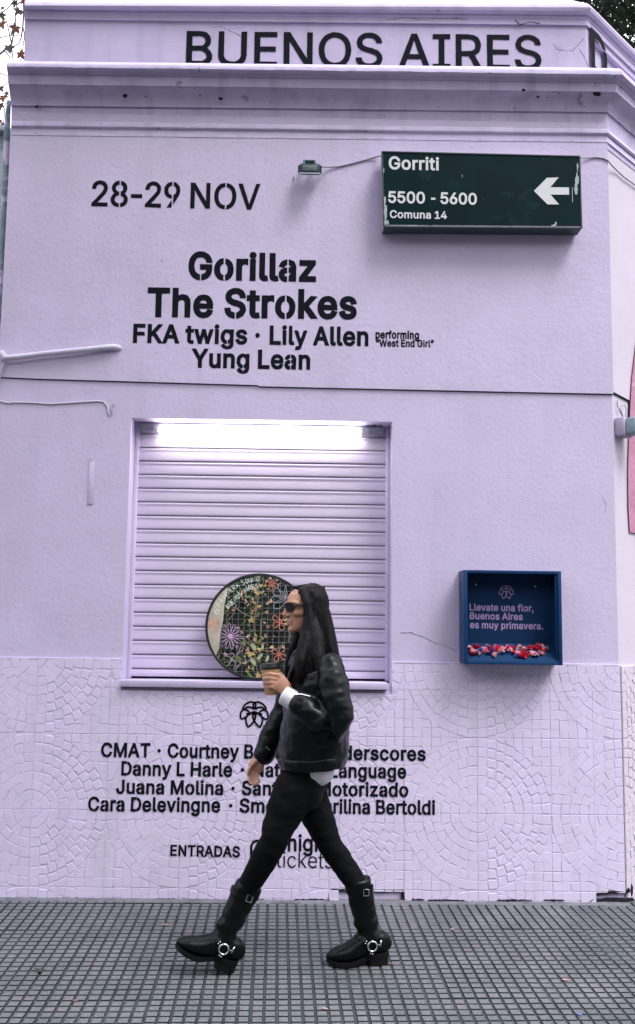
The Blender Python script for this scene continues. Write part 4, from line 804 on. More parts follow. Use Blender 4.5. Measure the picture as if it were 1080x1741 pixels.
def leaf_mesh(mb, c, u, v, n, size, kind, curl=.2):
    P = leaf_outline(kind); N = len(P)
    vs = [c + n * (size * .04)]
    for k in (.55, 1.0):
        for x, y in P:
            z = curl * (x * x * .8 + .35 * y * y) * k * k + .06 * mnoise.noise(Vector((x * 3, y * 3, c.x * 20)))
            vs.append(c + (u * (x * k) + v * (y * k) + n * z) * size)
    fs = []
    for i in range(N):
        j = (i + 1) % N; fs.append((0, 1 + i, 1 + j)); fs.append((1 + i, 1 + N + i, 1 + N + j, 1 + j))
    mb.add(vs, fs)
def leafmat(name, c, tr=.3):
    m = mat(name, c, .6, var=.25, vscale=30, spec=.3); t = m.node_tree
    b = t.nodes['Principled BSDF']; tl = t.nodes.new('ShaderNodeBsdfTranslucent'); ms = t.nodes.new('ShaderNodeMixShader')
    tl.inputs[0].default_value = (min(1, c[0] * 1.6), min(1, c[1] * 1.5), c[2], 1); ms.inputs[0].default_value = tr
    t.links.new(b.outputs[0], ms.inputs[1]); t.links.new(tl.outputs[0], ms.inputs[2])
    t.links.new(ms.outputs[0], t.nodes['Material Output'].inputs[0]); return m
M['l_dark'] = mat('dark_dead_leaf', (.02, .025, .02), .7, bumps=((60, .4, .004),))
M['l_red'] = mat('rust_leaf', (.22, .085, .06), .7); M['l_tan'] = mat('tan_leaf', (.38, .28, .16), .7)
M['l_pink'] = mat('pink_paper', (.42, .24, .24), .7); M['l_blue'] = mat('blue_paper', (.08, .13, .42), .6)
for (x, y, sz, kind, m, rot, lab, cat) in (
    (70, 1651, .034, 'lobed', 'l_dark', 1.1, 'dark crumpled dead leaf lying alone on the pavement', 'leaf'),
    (160, 1640, .014, 'oval', 'l_red', .4, 'small rust brown leaf on the pavement near the dark crumpled leaf', 'leaf'),
    (128, 1701, .019, 'scrap', 'l_red', 1.5, 'pale rust leaf fragment at the front of the pavement', 'leaf'),
    (281, 1572, .022, 'oval', 'l_tan', 1.3, 'yellow tan leaf on the paving before the front boot toe', 'leaf'),
    (252, 1577, .012, 'oval', 'l_red', .9, 'tiny red brown leaf beside the yellow tan leaf', 'leaf'),
    (553, 1715, .020, 'scrap', 'l_pink', 1.2, 'pinkish torn leaf on the pavement below the walking boots', 'leaf'),
    (769, 1580, .018, 'scrap', 'l_pink', 1.4, 'pale pink scrap lying on the pavement near the wall', 'scrap'),
    (890, 1625, .014, 'oval', 'l_red', .2, 'rust leaf caught in a paving groove under the display box', 'leaf'),
    (962, 1666, .024, 'scrap', 'l_pink', 1.5, 'long pale scrap on the paving furthest from the walker', 'scrap'),
    (986, 1725, .018, 'scrap', 'l_blue', .6, 'crumpled blue paper scrap on the pavement', 'scrap'),
    (663, 1638, .020, 'oval', 'l_red', 1.4, 'brown leaf touching the heel of the rear boot', 'leaf'),
    (388, 1531, .012, 'scrap', 'l_red', .3, 'tiny red leaf crumb at the foot of the wall', 'leaf')):
    mb = MB(); c = G(x, y, .004)
    leaf_mesh(mb, c, Vector((cos(rot), sin(rot), 0)), Vector((-sin(rot), cos(rot), .05)), Vector((0, 0, 1)), sz * (1 if sz > .03 else .72), kind, .5)
    tag(mb.build('fallen_leaf' if cat == 'leaf' else 'paper_scrap', M[m]), lab, cat, 'leaves and scraps on the pavement')
# ------------------------------------------------------------------ tube lamp in the shutter recess
M['lampbody'] = mat('lamp_housing', (.33, .36, .42), .5, var=.15, vscale=25)
M['tube'] = mat('lit_tube', (.9, .88, .84), .3, emit=((1.0, .95, .88), 12.0))
M['white'] = mat('white_plastic', (.62, .62, .66), .45)
LO = -.125
a, b = W(238, 724, LO), W(652, 731, LO)
lz = ozt - .040
lamp = thing('tube_lamp', 'lit white fluorescent tube lamp under the top of the shutter opening', 'lamp', ((a.x + b.x) / 2, -LO, lz - .02))
lamp.location.y = .125
mb = MB(); mb.bbox((a.x, .110, lz - .004), (b.x, .150, lz + .034), .005); mb.build('housing', M['lampbody'], lamp, 40)
ta, tb = W(272, 725, LO).x, W(613, 730, LO).x
mb = MB(); mb.tube([(ta, .098, lz - .010), (tb, .098, lz - .010)], .0155, 18); mb.build('tube', M['tube'], lamp, 50)
for (xa_, xb_) in ((ta - .03, ta), (tb, tb + .045)):
    mb = MB(); mb.bbox((xa_, .084, lz - .028), (xb_, .130, lz + .014), .005); mb.build('end_cap', M['white'], lamp, 40)
mb = MB(); mb.tube([W(632, 722, -.11), W(638, 724, -.10), W(642, 720, -.105), W(648, 723, -.10), W(656, 719, -.11)], .0035, 6); mb.build('wire', M['dark'], lamp, 60)

# ------------------------------------------------------------------ street sign
M['green'] = mat('dark_green_sign', (.0012, .0150, .0195), .5, var=.25, vscale=6, spec=.06, specks=((34, .70, .02, (.35, .42, .45), .6), (5, .62, .03, (.006, .024, .028), .8)), bumps=((6, .06, .01),))
M['alu'] = mat('pale_metal_edge', (.45, .45, .52), .45, var=.2, vscale=30, specks=((25, .62, .05, (.06, .09, .1), .8),))
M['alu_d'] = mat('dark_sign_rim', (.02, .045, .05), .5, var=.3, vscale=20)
M['signwhite'] = mat('white_lettering', (.60, .63, .66), .5)
SO = .115
c4 = [W(649.5, 258, SO), W(985.5, 266, SO), W(989, 388, SO), W(652.3, 385.5, SO)]
sgn = thing('street_sign', 'dark green street name sign with white lettering and arrow, high on the wall', 'sign', ((c4[0].x + c4[1].x) / 2, -SO / 2, c4[3].z))
mb = MB(); mb.hexa([p + Vector((0, .003, 0)) for p in c4], [p + Vector((0, .085, 0)) for p in c4]); mb.build('sign_box', M['alu'], sgn)
def inq(q, l, r, t, bt):
    def P_(u, v): return (q[0].lerp(q[1], u)).lerp(q[3].lerp(q[2], u), v)
    return [P_(l, t), P_(1 - r, t), P_(1 - r, 1 - bt), P_(l, 1 - bt)]
mb = MB(); e_ = Vector((0, 0, .0045)); g_ = Vector((0, 0, -.004)); mb.hexa([c4[3] + e_ + Vector((0, .001, 0)), c4[2] + e_ + Vector((0, .001, 0)), c4[2] + g_ + Vector((0, .001, 0)), c4[3] + g_ + Vector((0, .001, 0))], [c4[3] + e_ + Vector((0, .088, 0)), c4[2] + e_ + Vector((0, .088, 0)), c4[2] + g_ + Vector((0, .088, 0)), c4[3] + g_ + Vector((0, .088, 0))]); mb.build('underside_shade_plate', M['alu_d'], sgn)  # dark plate paints the shade under the sign box
f4 = inq(c4, .006, .002, .012, .035)
mb = MB(); mb.hexa([p + Vector((0, -.001, 0)) for p in f4], [p + Vector((0, .004, 0)) for p in f4]); mb.build('sign_face', M['green'], sgn)
mb = MB()
for i in range(4):
    p, q = c4[i], c4[(i + 1) % 4]
    mb.tube([p + Vector((0, 0, 0)), q], .0055 if i != 3 else .004, 6)
mb.build('rim', M['alu_d'], sgn, 50)
# chalky wear along the left, lower and right edges
M['wear'] = mat('chalky_wear', (.34, .42, .45), .8, var=.3, vscale=40)
rw = random.Random(3)
def patch(cx, cy, rx, ry):
    mb = MB()
    n = 14; vs = [W(cx, cy, SO + .0035)]
    for i in range(n):
        a = 2 * pi * i / n; k = rw.uniform(.45, 1.1); vs.append(W(cx + rx * k * cos(a), cy + ry * k * sin(a), SO + .0032))
    mb.add(vs, [(0, 1 + (i + 1) % n, 1 + i) for i in range(n)]); mb.build('worn_stain', M['wear'], sgn)
for (x, y, rx, ry) in ((655.5, 362, 4, 17), (654.5, 342, 2.2, 12), (657, 378, 5, 5), (980, 322, 3.5, 13), (981, 304, 3.5, 11), (982, 285, 2, 8), (941, 384, 6, 2.5), (945, 380, 2, 4), (700, 384, 18, 1.2), (800, 386, 40, .9), (890, 386.5, 30, 1.1), (652.5, 290, 1, 6), (786, 299, .8, 3)):
    patch(x, y, rx, ry)
for x in (660, 975):
    mb = MB(); c = W(x, 389, .06); mb.bbox((c.x - .03, -.085, c.z - .012), (c.x + .03, .002, c.z + .018), .004); mb.build('bracket', M['alu_d'], sgn, 40)
sw = M['signwhite']
letters('lettering', 'Gorriti', (661, 287), (746.5, 289), 20.5, SO + .003, sw, sgn, .022)
for s_, a_, b_ in (('5500', (660, 344), (722.8, 345.5)), ('-', (733, 345.6), (740.5, 345.8)), ('5600', (749, 346), (811, 347.5))): letters('lettering', s_, a_, b_, 18.5, SO + .003, sw, sgn, .022)
letters('lettering', 'Comuna 14', (663, 370), (760, 372), 12.3, SO + .003, sw, sgn, .022)
mb = MB()
ap = [(908, 324.5), (930, 302.3), (950, 301.6), (936, 318.2), (967.5, 318.6), (967.8, 331), (936, 330.8), (951, 347.6), (931, 347.4)]
vs = [W(x, y, SO + .003) for x, y in ap]; mb.add(vs, [(0,1,2,3),(0,3,6),(3,4,5,6),(0,6,7,8)]); 
mb.build('arrow', sw, sgn)
mb = MB(); mb.tube([W(973, 318, SO + .003), W(973.5, 344, SO + .003)], .0016, 5); mb.build('scratch_mark', sw, sgn)

# ------------------------------------------------------------------ small floodlight and its cable
M['teal'] = mat('faded_teal_housing', (.035, .075, .085), .55, var=.3, vscale=30)
M['glass'] = mat('cloudy_lens', (.17, .20, .21), .2, var=.2, vscale=40)
fl = thing('floodlight', 'small grey green floodlight on a bracket beside the street sign', 'lamp', (W(527, 297, .01).x, -.01, W(527, 297, .01).z))
c = W(527, 288, .07)
Mt = Matrix.Translation(c) @ Matrix.Rotation(radians(10), 4, 'X')
mb = MB(); mb.bbox((-.058, -.025, -.024), (.058, .030, .026), .006, Mt)
for s_ in (-1, 1):
    for k in range(3): mb.bbox((s_ * .062 - .006, -.02, -.018 + k * .014), (s_ * .062 + .006, .025, -.010 + k * .014), .002, Mt)
mb.build('housing', M['teal'], fl, 40)
mb = MB(); mb.bbox((-.042, -.030, -.015), (.042, -.024, .015), .002, Mt); mb.build('lens', M['glass'], fl, 40)
mb = MB(); mb.hexa([Mt @ Vector(p) for p in ((-.058,-.026,-.026),(.058,-.026,-.026),(.062,-.062,-.040),(-.062,-.062,-.040))], [Mt @ Vector(p) for p in ((-.058,-.026,-.030),(.058,-.026,-.030),(.062,-.062,-.044),(-.062,-.062,-.044))])
mb.build('visor', M['lampbody'], fl)
mb = MB()
br = [W(517, 284, .06), W(517.5, 273.5, .02), W(535, 273.8, .02), W(537, 285, .06)]
for p, q in zip(br[:-1], br[1:]): mb.tube([p, q], .007, 6)
mb.bbox((br[1].x, -.02, br[1].z - .012), (br[2].x, .0, br[1].z + .006), .002)
mb.build('bracket', M['teal'], fl, 50)
M['cable'] = mat('grey_cable', (.26, .27, .33), .6)
mb = MB(); mb.tube([W(545, 283.5, .05), W(560, 284.3, .02), W(577, 283, .015), W(595, 279, .014), W(620, 272.5, .014), W(641, 266.5, .02), W(648, 265, .06)], .0042, 7)
tag(mb.build('sign_cable', M['cable'], None, 60), 'thin grey cable strung between the floodlight and the street sign', 'cable')
mb = MB(); mb.tube([W(987, 269, .06), W(996, 268.5, .02), W(1012, 267.5, .014), W(1026, 269, .014), W(1034, 273, .014), W(1040, 281, .012), CP(1050, 291, .012), CP(1062, 302, .012), CP(1075, 311, .012), CP(1100, 330, .012)], .0042, 7)
tag(mb.build('corner_cable', M['cable'], None, 60), 'thin grey cable running from the street sign round the building corner', 'cable')
mb = MB(); c = W(499, 305, .0); mb.tube([W(500, 299, .012), W(499, 304.5, .012)], .0012, 5); mb.tube([c, W(499, 305, .014)], .004, 6)
mb.build('wall_hook', M['dark'], bld, 50)

# ------------------------------------------------------------------ round fixture and poster on the corner face
M['pink'] = mat('pink_poster', (.42, .185, .29), .6, var=.12, vscale=6, bumps=((5, .4, .05),), specks=((7, .62, .03, (.58, .36, .43), .8),))
edge = [(1084, 560), (1079, 600), (1074, 640), (1071, 690), (1068.5, 745), (1067, 800), (1067.5, 860), (1070, 905)]
V, F = [], []; nC = 10
for (x, y) in edge:
    p = CP(x, y, .005)
    for k in range(nC + 1):
        t = k / nC; q = p + CH * (t * .9) + CHN * (.004 + .010 * sin(t * 9 + y * .02) * t * (1 - t) * 3); q.z = p.z - .0 * t
        V.append(q)
nr = len(edge)
for r in range(nr - 1):
    for k in range(nC): F.append((r*(nC+1)+k, (r+1)*(nC+1)+k, (r+1)*(nC+1)+k+1, r*(nC+1)+k+1))
n0 = len(V); V += [v - CHN * .003 for v in V]
F += [tuple(i + n0 for i in f[::-1]) for f in F[:]]
tag(obj('poster', V, F, M['pink'], None, 60), 'pink poster pasted on the pale corner face of the building', 'poster')
fx = thing('wall_fixture', 'weathered grey corner fixture with round lens and looped wire on the pale corner face', 'fixture', CP(1068, 740, .02))
M['fix'] = mat('fixture_grey', (.24, .33, .40), .5, var=.25, vscale=30); M['fixl'] = mat('fixture_lilac', (.42, .37, .52), .6)
c = CP(1066.5, 727, .05)
Mf = Matrix.Translation(c) @ Matrix(((CH.x, -CHN.x, 0, 0), (CH.y, -CHN.y, 0, 0), (0, 0, 1, 0), (0, 0, 0, 1)))
mb = MB(); mb.bbox((-.06, -.01, -.052), (.06, .05, .055), .012, Mf); mb.build('back_box', M['fixl'], fx, 40)
mb = MB(); mb.bbox((-.045, -.07, -.047), (.05, -.008, .050), .014, Mf); mb.build('housing', M['fix'], fx, 40)
mb = MB(); mb.tube([Mf @ Vector((.03, -.065, .0)), Mf @ Vector((.035, -.095, -.004)), Mf @ Vector((.036, -.10, -.004))], [.046, .042, .030], 18); mb.build('lens_ring', M['white'], fx, 40)
mb = MB(); mb.tube([Mf @ Vector((.036, -.10, -.004)), Mf @ Vector((.037, -.104, -.004))], [.024, .016], 16); mb.build('lens', M['alu_d'], fx, 60)
mb = MB(); mb.tube([CP(1050, 681, .006), CP(1050, 690, .012), CP(1056, 703, .02), CP(1061, 712, .03), CP(1058, 704, .03), CP(1055.5, 695, .02), CP(1058, 689, .02), CP(1062, 688.5, .02), CP(1065, 695, .03), CP(1064, 709, .04), CP(1068, 711, .05), CP(1078, 711, .06)], .003, 7)
mb.build('loop_wire', M['cable'], fx, 60)

# ------------------------------------------------------------------ blue display box with paper flowers
M['blue'] = mat('navy_blue_paint', (.005, .040, .125), .42, var=.15, vscale=8, spec=.25, bumps=((90, .1, .003),))
M['bluepanel'] = mat('navy_blue_panel', (.0045, .030, .092), .6, var=.12, vscale=6, spec=.15)
M['lilac'] = mat('lilac_print', (.42, .30, .55), .6)
BO = .16
q = [W(788.5, 968, BO), W(955, 972, BO), W(956.5, 1131, BO), W(790, 1129.5, BO)]
x0, x1 = (q[0].x + q[3].x) / 2, (q[1].x + q[2].x) / 2; z1, z0 = (q[0].z + q[1].z) / 2, (q[2].z + q[3].z) / 2
box = thing('display_box', 'open navy blue wall box with lilac lettering and paper flowers inside', 'box', ((x0 + x1) / 2, -BO / 2, z0))
tk = .019
mb = MB(); mb.bbox((x0, -BO, z0), (x0 + tk, .0, z1), .002); mb.build('side_panel', M['blue'], box, 40)
mb = MB(); mb.bbox((x1 - tk, -BO, z0), (x1, .0, z1), .002); mb.build('side_panel', M['blue'], box, 40)
mb = MB(); mb.bbox((x0 + tk, -BO + .001, z1 - tk * .85), (x1 - tk, .0, z1), .002); mb.build('top_panel', M['blue'], box, 40)
mb = MB(); mb.bbox((x0 + tk, -BO + .001, z0), (x1 - tk, .0, z0 + tk * .85), .002); mb.build('bottom_panel', M['blue'], box, 40)
mb = MB(); mb.box((x0 + tk, -.03, z0 + tk * .8), (x1 - tk, -.004, z1 - tk * .8)); mb.build('back_panel', M['bluepanel'], box)
# sloping flower shelf
zf, zbk = z0 + tk * .85 + .002, W(860, 1094, .031).z
mb = MB(); mb.hexa([Vector((x0 + tk, -BO + .004, zf)), Vector((x1 - tk, -BO + .004, zf)), Vector((x1 - tk, -.0305, zbk)), Vector((x0 + tk, -.0305, zbk))],
                   [Vector((x0 + tk, -BO + .004, zf - .002)), Vector((x1 - tk, -BO + .004, zf - .002)), Vector((x1 - tk, -.0305, zf - .002)), Vector((x0 + tk, -.0305, zf - .002))])
mb.build('shelf', M['bluepanel'], box)
mb = MB(); mb.bbox((x1 - tk - .012, -BO + .012, z0 + tk), (x1 - tk - .001, -BO + .022, z1 - tk), .002); mb.build('inner_strip', M['blue'], box, 40)
for s_, a_, b_, cap in (('Llevate una flor,', (798.5, 1037.6), (907.5, 1039.5), 11), ('Buenos Aires', (799, 1052.3), (889, 1054), 11), ('es muy primavera.', (799.3, 1067.6), (923.8, 1070), 11)):
    letters('lettering', s_, a_, b_, cap, .0308, M['lilac'], box, .022)
mb = MB(); e0 = W(861, 1007, .0308); emblem(mb, e0, .0395, Vector((1, 0, 0)), Vector((0, 0, .92)), .0035, yN); mb.build('blossom_logo', M['lilac'], box)
M['steel'] = mat('dull_steel', (.55, .55, .58), .35, 1.0)
for (x, y) in ((809, 994), (910, 997)):
    mb = MB(); c = W(x, y, .031); mb.tube([c, c + Vector((0, -.004, 0))], [.0065, .005], 10); mb.build('screw', M['steel'], box, 50)
mb = MB(); c = W(790.3, 1047, BO + .0006); mb.tube([c + Vector((0, .002, 0)), c], .006, 10); mb.build('lock_hole', M['dark'], box, 50)
# the flowers: crumpled paper blossoms in three colours
def flower_mesh(rr):
    vs, fs = [], []
    for layer, (n, rad, lift) in enumerate(((7, 1.0, .15), (6, .72, .5), (4, .42, .85))):
        for i in range(n):
            a = 2 * pi * (i + layer * .5 + rr.uniform(-.15, .15)) / n; b = len(vs)
            d = Vector((cos(a), sin(a), 0)); s_ = Vector((-sin(a), cos(a), 0)); k = rr.uniform(.8, 1.15) * rad
            vs += [Vector((0, 0, lift * .35)), d * .55 * k + s_ * .38 * k + Vector((0, 0, lift * .9)), d * 1.0 * k + s_ * .22 * k + Vector((0, 0, lift + .15)), d * .9 * k + Vector((0, 0, lift + .28 * rr.random())), d * 1.0 * k - s_ * .22 * k + Vector((0, 0, lift + .12)), d * .55 * k - s_ * .38 * k + Vector((0, 0, lift * .9))]
            fs += [(b, b + 1, b + 2), (b, b + 2, b + 3), (b, b + 3, b + 4), (b, b + 4, b + 5)]
    return vs, fs
fm = {'red': mat('red_paper_flower', (.62, .012, .07), .7, var=.35, vscale=150), 'pink': mat('pink_paper_flower', (.90, .50, .56), .7, var=.2, vscale=150), 'blue': mat('blue_paper_flower', (.04, .09, .38), .7, var=.3, vscale=150)}
rf = random.Random(21)
protos = {}
spots = []
for (xa_, xb_, n) in ((797, 856, 44), (863, 931, 56)):
    for i in range(n):
        x = rf.uniform(xa_, xb_); t = (x - xa_) / (xb_ - xa_)
        top, bot = (1101, 1112 + 5 * abs(sin(t * 7))) if xa_ < 860 else (1101 + 8 * max(0, t - .75), 1110 + 9 * sin(t * pi))
        spots.append((x, rf.uniform(top, max(bot, top + 6))))
for i, (x, y) in enumerate(sorted(spots, key=lambda s: s[1])):
    kind = rf.choices(('red', 'pink', 'blue'), (5, 5, 2))[0]
    if (kind, 0) not in protos:
        for k in range(1):
            v, f = flower_mesh(rf); me_o = obj('paper_flower', [p * .0175 for p in v], f, fm[kind], None, None, loc=(0, 0, 0)); protos[(kind, k)] = me_o
        o = protos[(kind, 0)]
    else:
        o = protos[(kind, 0)].copy(); COL.objects.link(o)
    p0 = Vector((0, -BO + .004, zf)); p1 = Vector((0, -.0305, zbk)); sl = (p1 - p0); nn = Vector((0, -sl.z, sl.y)).normalized()
    d = ray(x, y); h = hitplane(p0 + nn * .003, nn, CAM, d)
    h.y = min(max(h.y, -BO + .014), -.045); h.z = p0.z + (h.y - p0.y) * sl.z / sl.y + .002 + rf.uniform(0, .014)
    h.x = min(max(h.x, x0 + tk + .012), x1 - tk - .012)
    o.location = h; o.rotation_euler = (rf.uniform(.1, .9), rf.uniform(-.5, .5), rf.uniform(0, 6.28)); sc = rf.uniform(.75, 1.1); o.scale = (sc, sc, sc)
    tag(o, {'red': 'crimson paper flower heaped on the shelf of the blue wall box', 'pink': 'pale pink paper flower heaped on the shelf of the blue wall box', 'blue': 'small dark blue paper flower among the pink and crimson ones'}[kind], 'flower', {'red': 'crimson flowers in the blue box', 'pink': 'pale pink flowers in the blue box', 'blue': 'blue flowers in the blue box'}[kind])

# ------------------------------------------------------------------ round mirror standing on the sill
M['mirror'] = mat('mirror_glass', (.80, .82, .82), .0, 1.0); M['mirror'].node_tree.nodes['Principled BSDF'].inputs['Roughness'].default_value = 0.0
M['black'] = mat('black_frame', (.008, .012, .014), .35)
TILT = radians(8); MN = Vector((0, -cos(TILT), sin(TILT))); MU = Vector((0, sin(TILT), cos(TILT))); MX = Vector((1, 0, 0))
MC = W(440, 1064.5, -.035); MR = .297
mir = thing('round_mirror', 'round black framed mirror with drawn flowers, leaning on the shutter sill', 'mirror', MC - MU * MR)
mb = MB(); mb.add([MC + MX * (MR - .012) * cos(2*pi*i/72) + MU * (MR - .012) * sin(2*pi*i/72) for i in range(72)], [tuple(range(72))])
mb.build('mirror_glass', M['mirror'], mir)
ringp = [(MR - .014, .004), (MR - .013, .010), (MR - .002, .010), (MR, .006), (MR, -.016), (MR - .014, -.016), (MR - .014, -.002)]
V, F = [], []; n = 96
for i in range(n):
    a = 2 * pi * i / n
    for r, h in ringp: V.append(MC + (MX * cos(a) + MU * sin(a)) * r + MN * h)
kk = len(ringp)
for i in range(n):
    for j in range(kk): F.append((i*kk+j, i*kk+(j+1) % kk, ((i+1) % n)*kk+(j+1) % kk, ((i+1) % n)*kk+j))
obj('frame', V, F, M['black'], mir, 40)
mb = MB(); mb.add([MC - MN * .012 + (MX * cos(2*pi*i/48) + MU * sin(2*pi*i/48)) * (MR - .013) for i in range(48)], [tuple(range(48))]); mb.build('backing', M['black'], mir)
def MP(cx, cy, h=.0012):                      # a point of the mirror glass from the enlarged crop
    return hitplane(MC + MN * h, MN, CAM, ray(340 + cx / 6, 960 + cy / 6))
def pen(name, c): return mat(name, c, .6)
pens = {'white': pen('white_pen', (.72, .85, .76)), 'orange': pen('orange_pen', (.85, .26, .17)), 'violet': pen('violet_pen', (.62, .42, .66)), 'pale': pen('pale_pen', (.50, .50, .60))}
def draw(lines, m, wd=.0030, name='drawing_print'):
    mb = MB()
    for pts in lines: mb.tube([MP(*p) for p in pts], wd / 2, 5)
    mb.build(name, pens[m], mir)
HAND = {'P': [[(0,0),(0,1)], [(0,1),(.55,.95),(.6,.6),(0,.5)]], 'R': [[(0,0),(0,1)], [(0,1),(.55,.95),(.6,.6),(0,.5),(.6,0)]], 'I': [[(.2,0),(.2,1)]], 'M': [[(0,0),(.1,1),(.4,.35),(.7,1),(.8,0)]],
        'A': [[(0,0),(.3,1),(.6,0)], [(.12,.38),(.5,.38)]], 'V': [[(0,1),(.3,0),(.6,1)]], 'E': [[(.5,1),(0,1),(0,0),(.5,0)], [(0,.52),(.4,.52)]], 'S': [[(.5,.88),(.25,1),(.03,.8),(.15,.55),(.42,.45),(.52,.2),(.3,0),(0,.1)]],
        'O': [[(.3,0),(.03,.3),(.05,.75),(.3,1),(.57,.75),(.57,.25),(.3,0)]], 'U': [[(0,1),(.03,.25),(.3,0),(.5,.25),(.52,1)], [(.52,1),(.55,0)]], 'N': [[(0,0),(0,1),(.5,0),(.5,1)]], 'D': [[(0,0),(0,1),(.4,.85),(.55,.5),(.4,.1),(0,0)]], 'B': [[(0,0),(0,1),(.4,.92),(.4,.6),(0,.52),(.48,.42),(.5,.1),(0,0)]]}
def handwrite(s, path, h, adv=None):
    """letters set along a polyline of crop points"""
    L = [0]
    for p, q_ in zip(path[:-1], path[1:]): L.append(L[-1] + math.hypot(q_[0] - p[0], q_[1] - p[1]))
    def at(d):
        d = min(max(d, 0), L[-1] - 1e-6); i = max(k for k in range(len(L) - 1) if L[k] <= d); t = (d - L[i]) / (L[i+1] - L[i])
        p, q_ = path[i], path[i+1]; T = ((q_[0] - p[0]) / (L[i+1] - L[i]), (q_[1] - p[1]) / (L[i+1] - L[i]))
        return (p[0] + (q_[0] - p[0]) * t, p[1] + (q_[1] - p[1]) * t), T
    wid = [(.45 if c == ' ' else .35 if c == 'I' else .95 if c == 'M' else .72) for c in s]; tot = sum(wid); x = 0; out = []
    for c, wd in zip(s, wid):
        if c != ' ':
            (bx, by), T = at((x + wd / 2) / tot * L[-1]); sx = wd / tot * L[-1] / (wd + .1)
            for st in HAND[c]:
                out.append([(bx + T[0] * (u - wd / 2 + .1) * sx + T[1] * v * h, by + T[1] * (u - wd / 2 + .1) * sx - T[0] * v * h) for u, v in st])
        x += wd
    return out
draw(handwrite('PRIMAVERA SOUND', [(175, 455), (215, 395), (265, 335), (330, 275), (400, 225), (470, 195), (540, 175), (612, 165)], 47), 'white', .0036, 'lettering')
draw(handwrite('BUENOS AIRES', [(285, 455), (330, 415), (385, 360), (440, 300), (505, 258), (600, 240)], 46), 'white', .0036, 'lettering')
draw([[(205, 430), (170, 420), (148, 450), (155, 490), (185, 505), (200, 475), (180, 455), (166, 472)]], 'white', .0036)
def daisy(cx, cy, r, n, a0, w_, core, a1=2*pi):
    out = []
    for i in range(n):
        a = a0 + a1 * i / n; c_, s_ = cos(a), sin(a); pts = []
        rr_ = r * random.uniform(.88, 1.08)
        for k in range(13):
            t = 2 * pi * k / 12; u = core + (rr_ - core) * (1 - cos(t)) / 2; v = w_ * r * sin(t) * (.5 + .5 * (1 - cos(t)) / 2)
            pts.append((cx + c_ * u - s_ * v, cy + s_ * u + c_ * v))
        out.append(pts)
    return out
for (x, y, r, n, a0) in ((735, 190, 70, 5, .5), (818, 583, 88, 5, 0), (126, 606, 68, 5, .2), (808, 915, 82, 4, -2.6)):
    draw(daisy(x, y, r, n, a0, .36, 14), 'orange', .0023)
    draw([[(x + 12 * cos(t * pi / 4), y + 12 * sin(t * pi / 4)) for t in range(9)]], 'orange', .0023)
draw(daisy(312, 733, 138, 14, .1, .13, 16), 'violet', .0019)
draw([[(312 + 13 * cos(t * pi / 4), 733 + 13 * sin(t * pi / 4)) for t in range(9)]], 'violet', .008)
draw(daisy(885, 345, 160, 5, 2.5, .30, 10, 3.0), 'pale', .0018)
draw([[(360, 940), (330, 900), (280, 925), (265, 905), (240, 910), (250, 930), (300, 940), (330, 970), (360, 1000), (355, 1050), (340, 1072)], [(360, 1000), (372, 930), (400, 880), (415, 840), (440, 835), (445, 860), (420, 890), (395, 890)], [(330, 970), (300, 1010), (270, 1040)]], 'violet', .0019)
draw([[(365, 1088), (370, 1050), (410, 1015), (450, 1000), (520, 975)], [(470, 985), (455, 930), (470, 905), (495, 900)]], 'pale', .0018)
# ------------------------------------------------------------------ plants seen in the mirror (they stand across the pavement, behind the viewer)
YV = -8.1                                     # plane of the wire trellis
def MV(cx, cy, y=YV):                          # point of that plane which the mirror shows at a crop position
    o = MP(cx, cy, 0); d = (o - CAM).normalized(); r = d - MN * (2 * d.dot(MN))
    return o + r * ((y - o.y) / r.y)
M['wire'] = mat('pale_wire', (.30, .33, .34), .5)
tl, br_ = MV(60, 60), MV(1060, 1180)
xa_, xb_ = min(tl.x, br_.x) - .5, max(tl.x, br_.x) + .5; za_, zb_ = min(tl.z, br_.z) - .5, max(tl.z, br_.z) + .4
stp = abs(MV(560, 600).x - MV(500, 600).x)
gx0 = MV(500, 600).x; gz0 = MV(560, 505).z
mb = MB()
for k in range(-40, 40):
    x = gx0 + k * stp
    if xa_ < x < xb_: mb.tube([(x, YV, .1), (x + .02, YV, zb_)], .0030, 5)
    z = gz0 + k * stp
    if za_ < z < zb_: mb.tube([(xa_, YV + .008, z), (xb_, YV + .008, z + .01)], .0030, 5)
trl = thing('wire_trellis', 'pale square wire trellis carrying a climbing vine, seen in the round mirror', 'trellis', ((xa_ + xb_) / 2, YV, 0))
mb.build('wire_mesh', M['wire'], trl)
for x in (xa_, xb_):
    mb = MB(); mb.tube([(x, YV, -.16), (x, YV, zb_)], .025, 10); mb.build('post', M['alu_d'], trl, 50)
LC = {'y': leafmat('yellow_leaf', (.80, .58, .24), .25), 'g': leafmat('green_leaf', (.26, .40, .12), .25), 'p': leafmat('pale_green_leaf', (.62, .70, .46), .2), 'k': leafmat('pink_leaf', (.82, .48, .40), .2), 'd': leafmat('deep_green_leaf', (.10, .18, .07), .2), 'b': leafmat('brown_leaf', (.45, .22, .13), .25)}
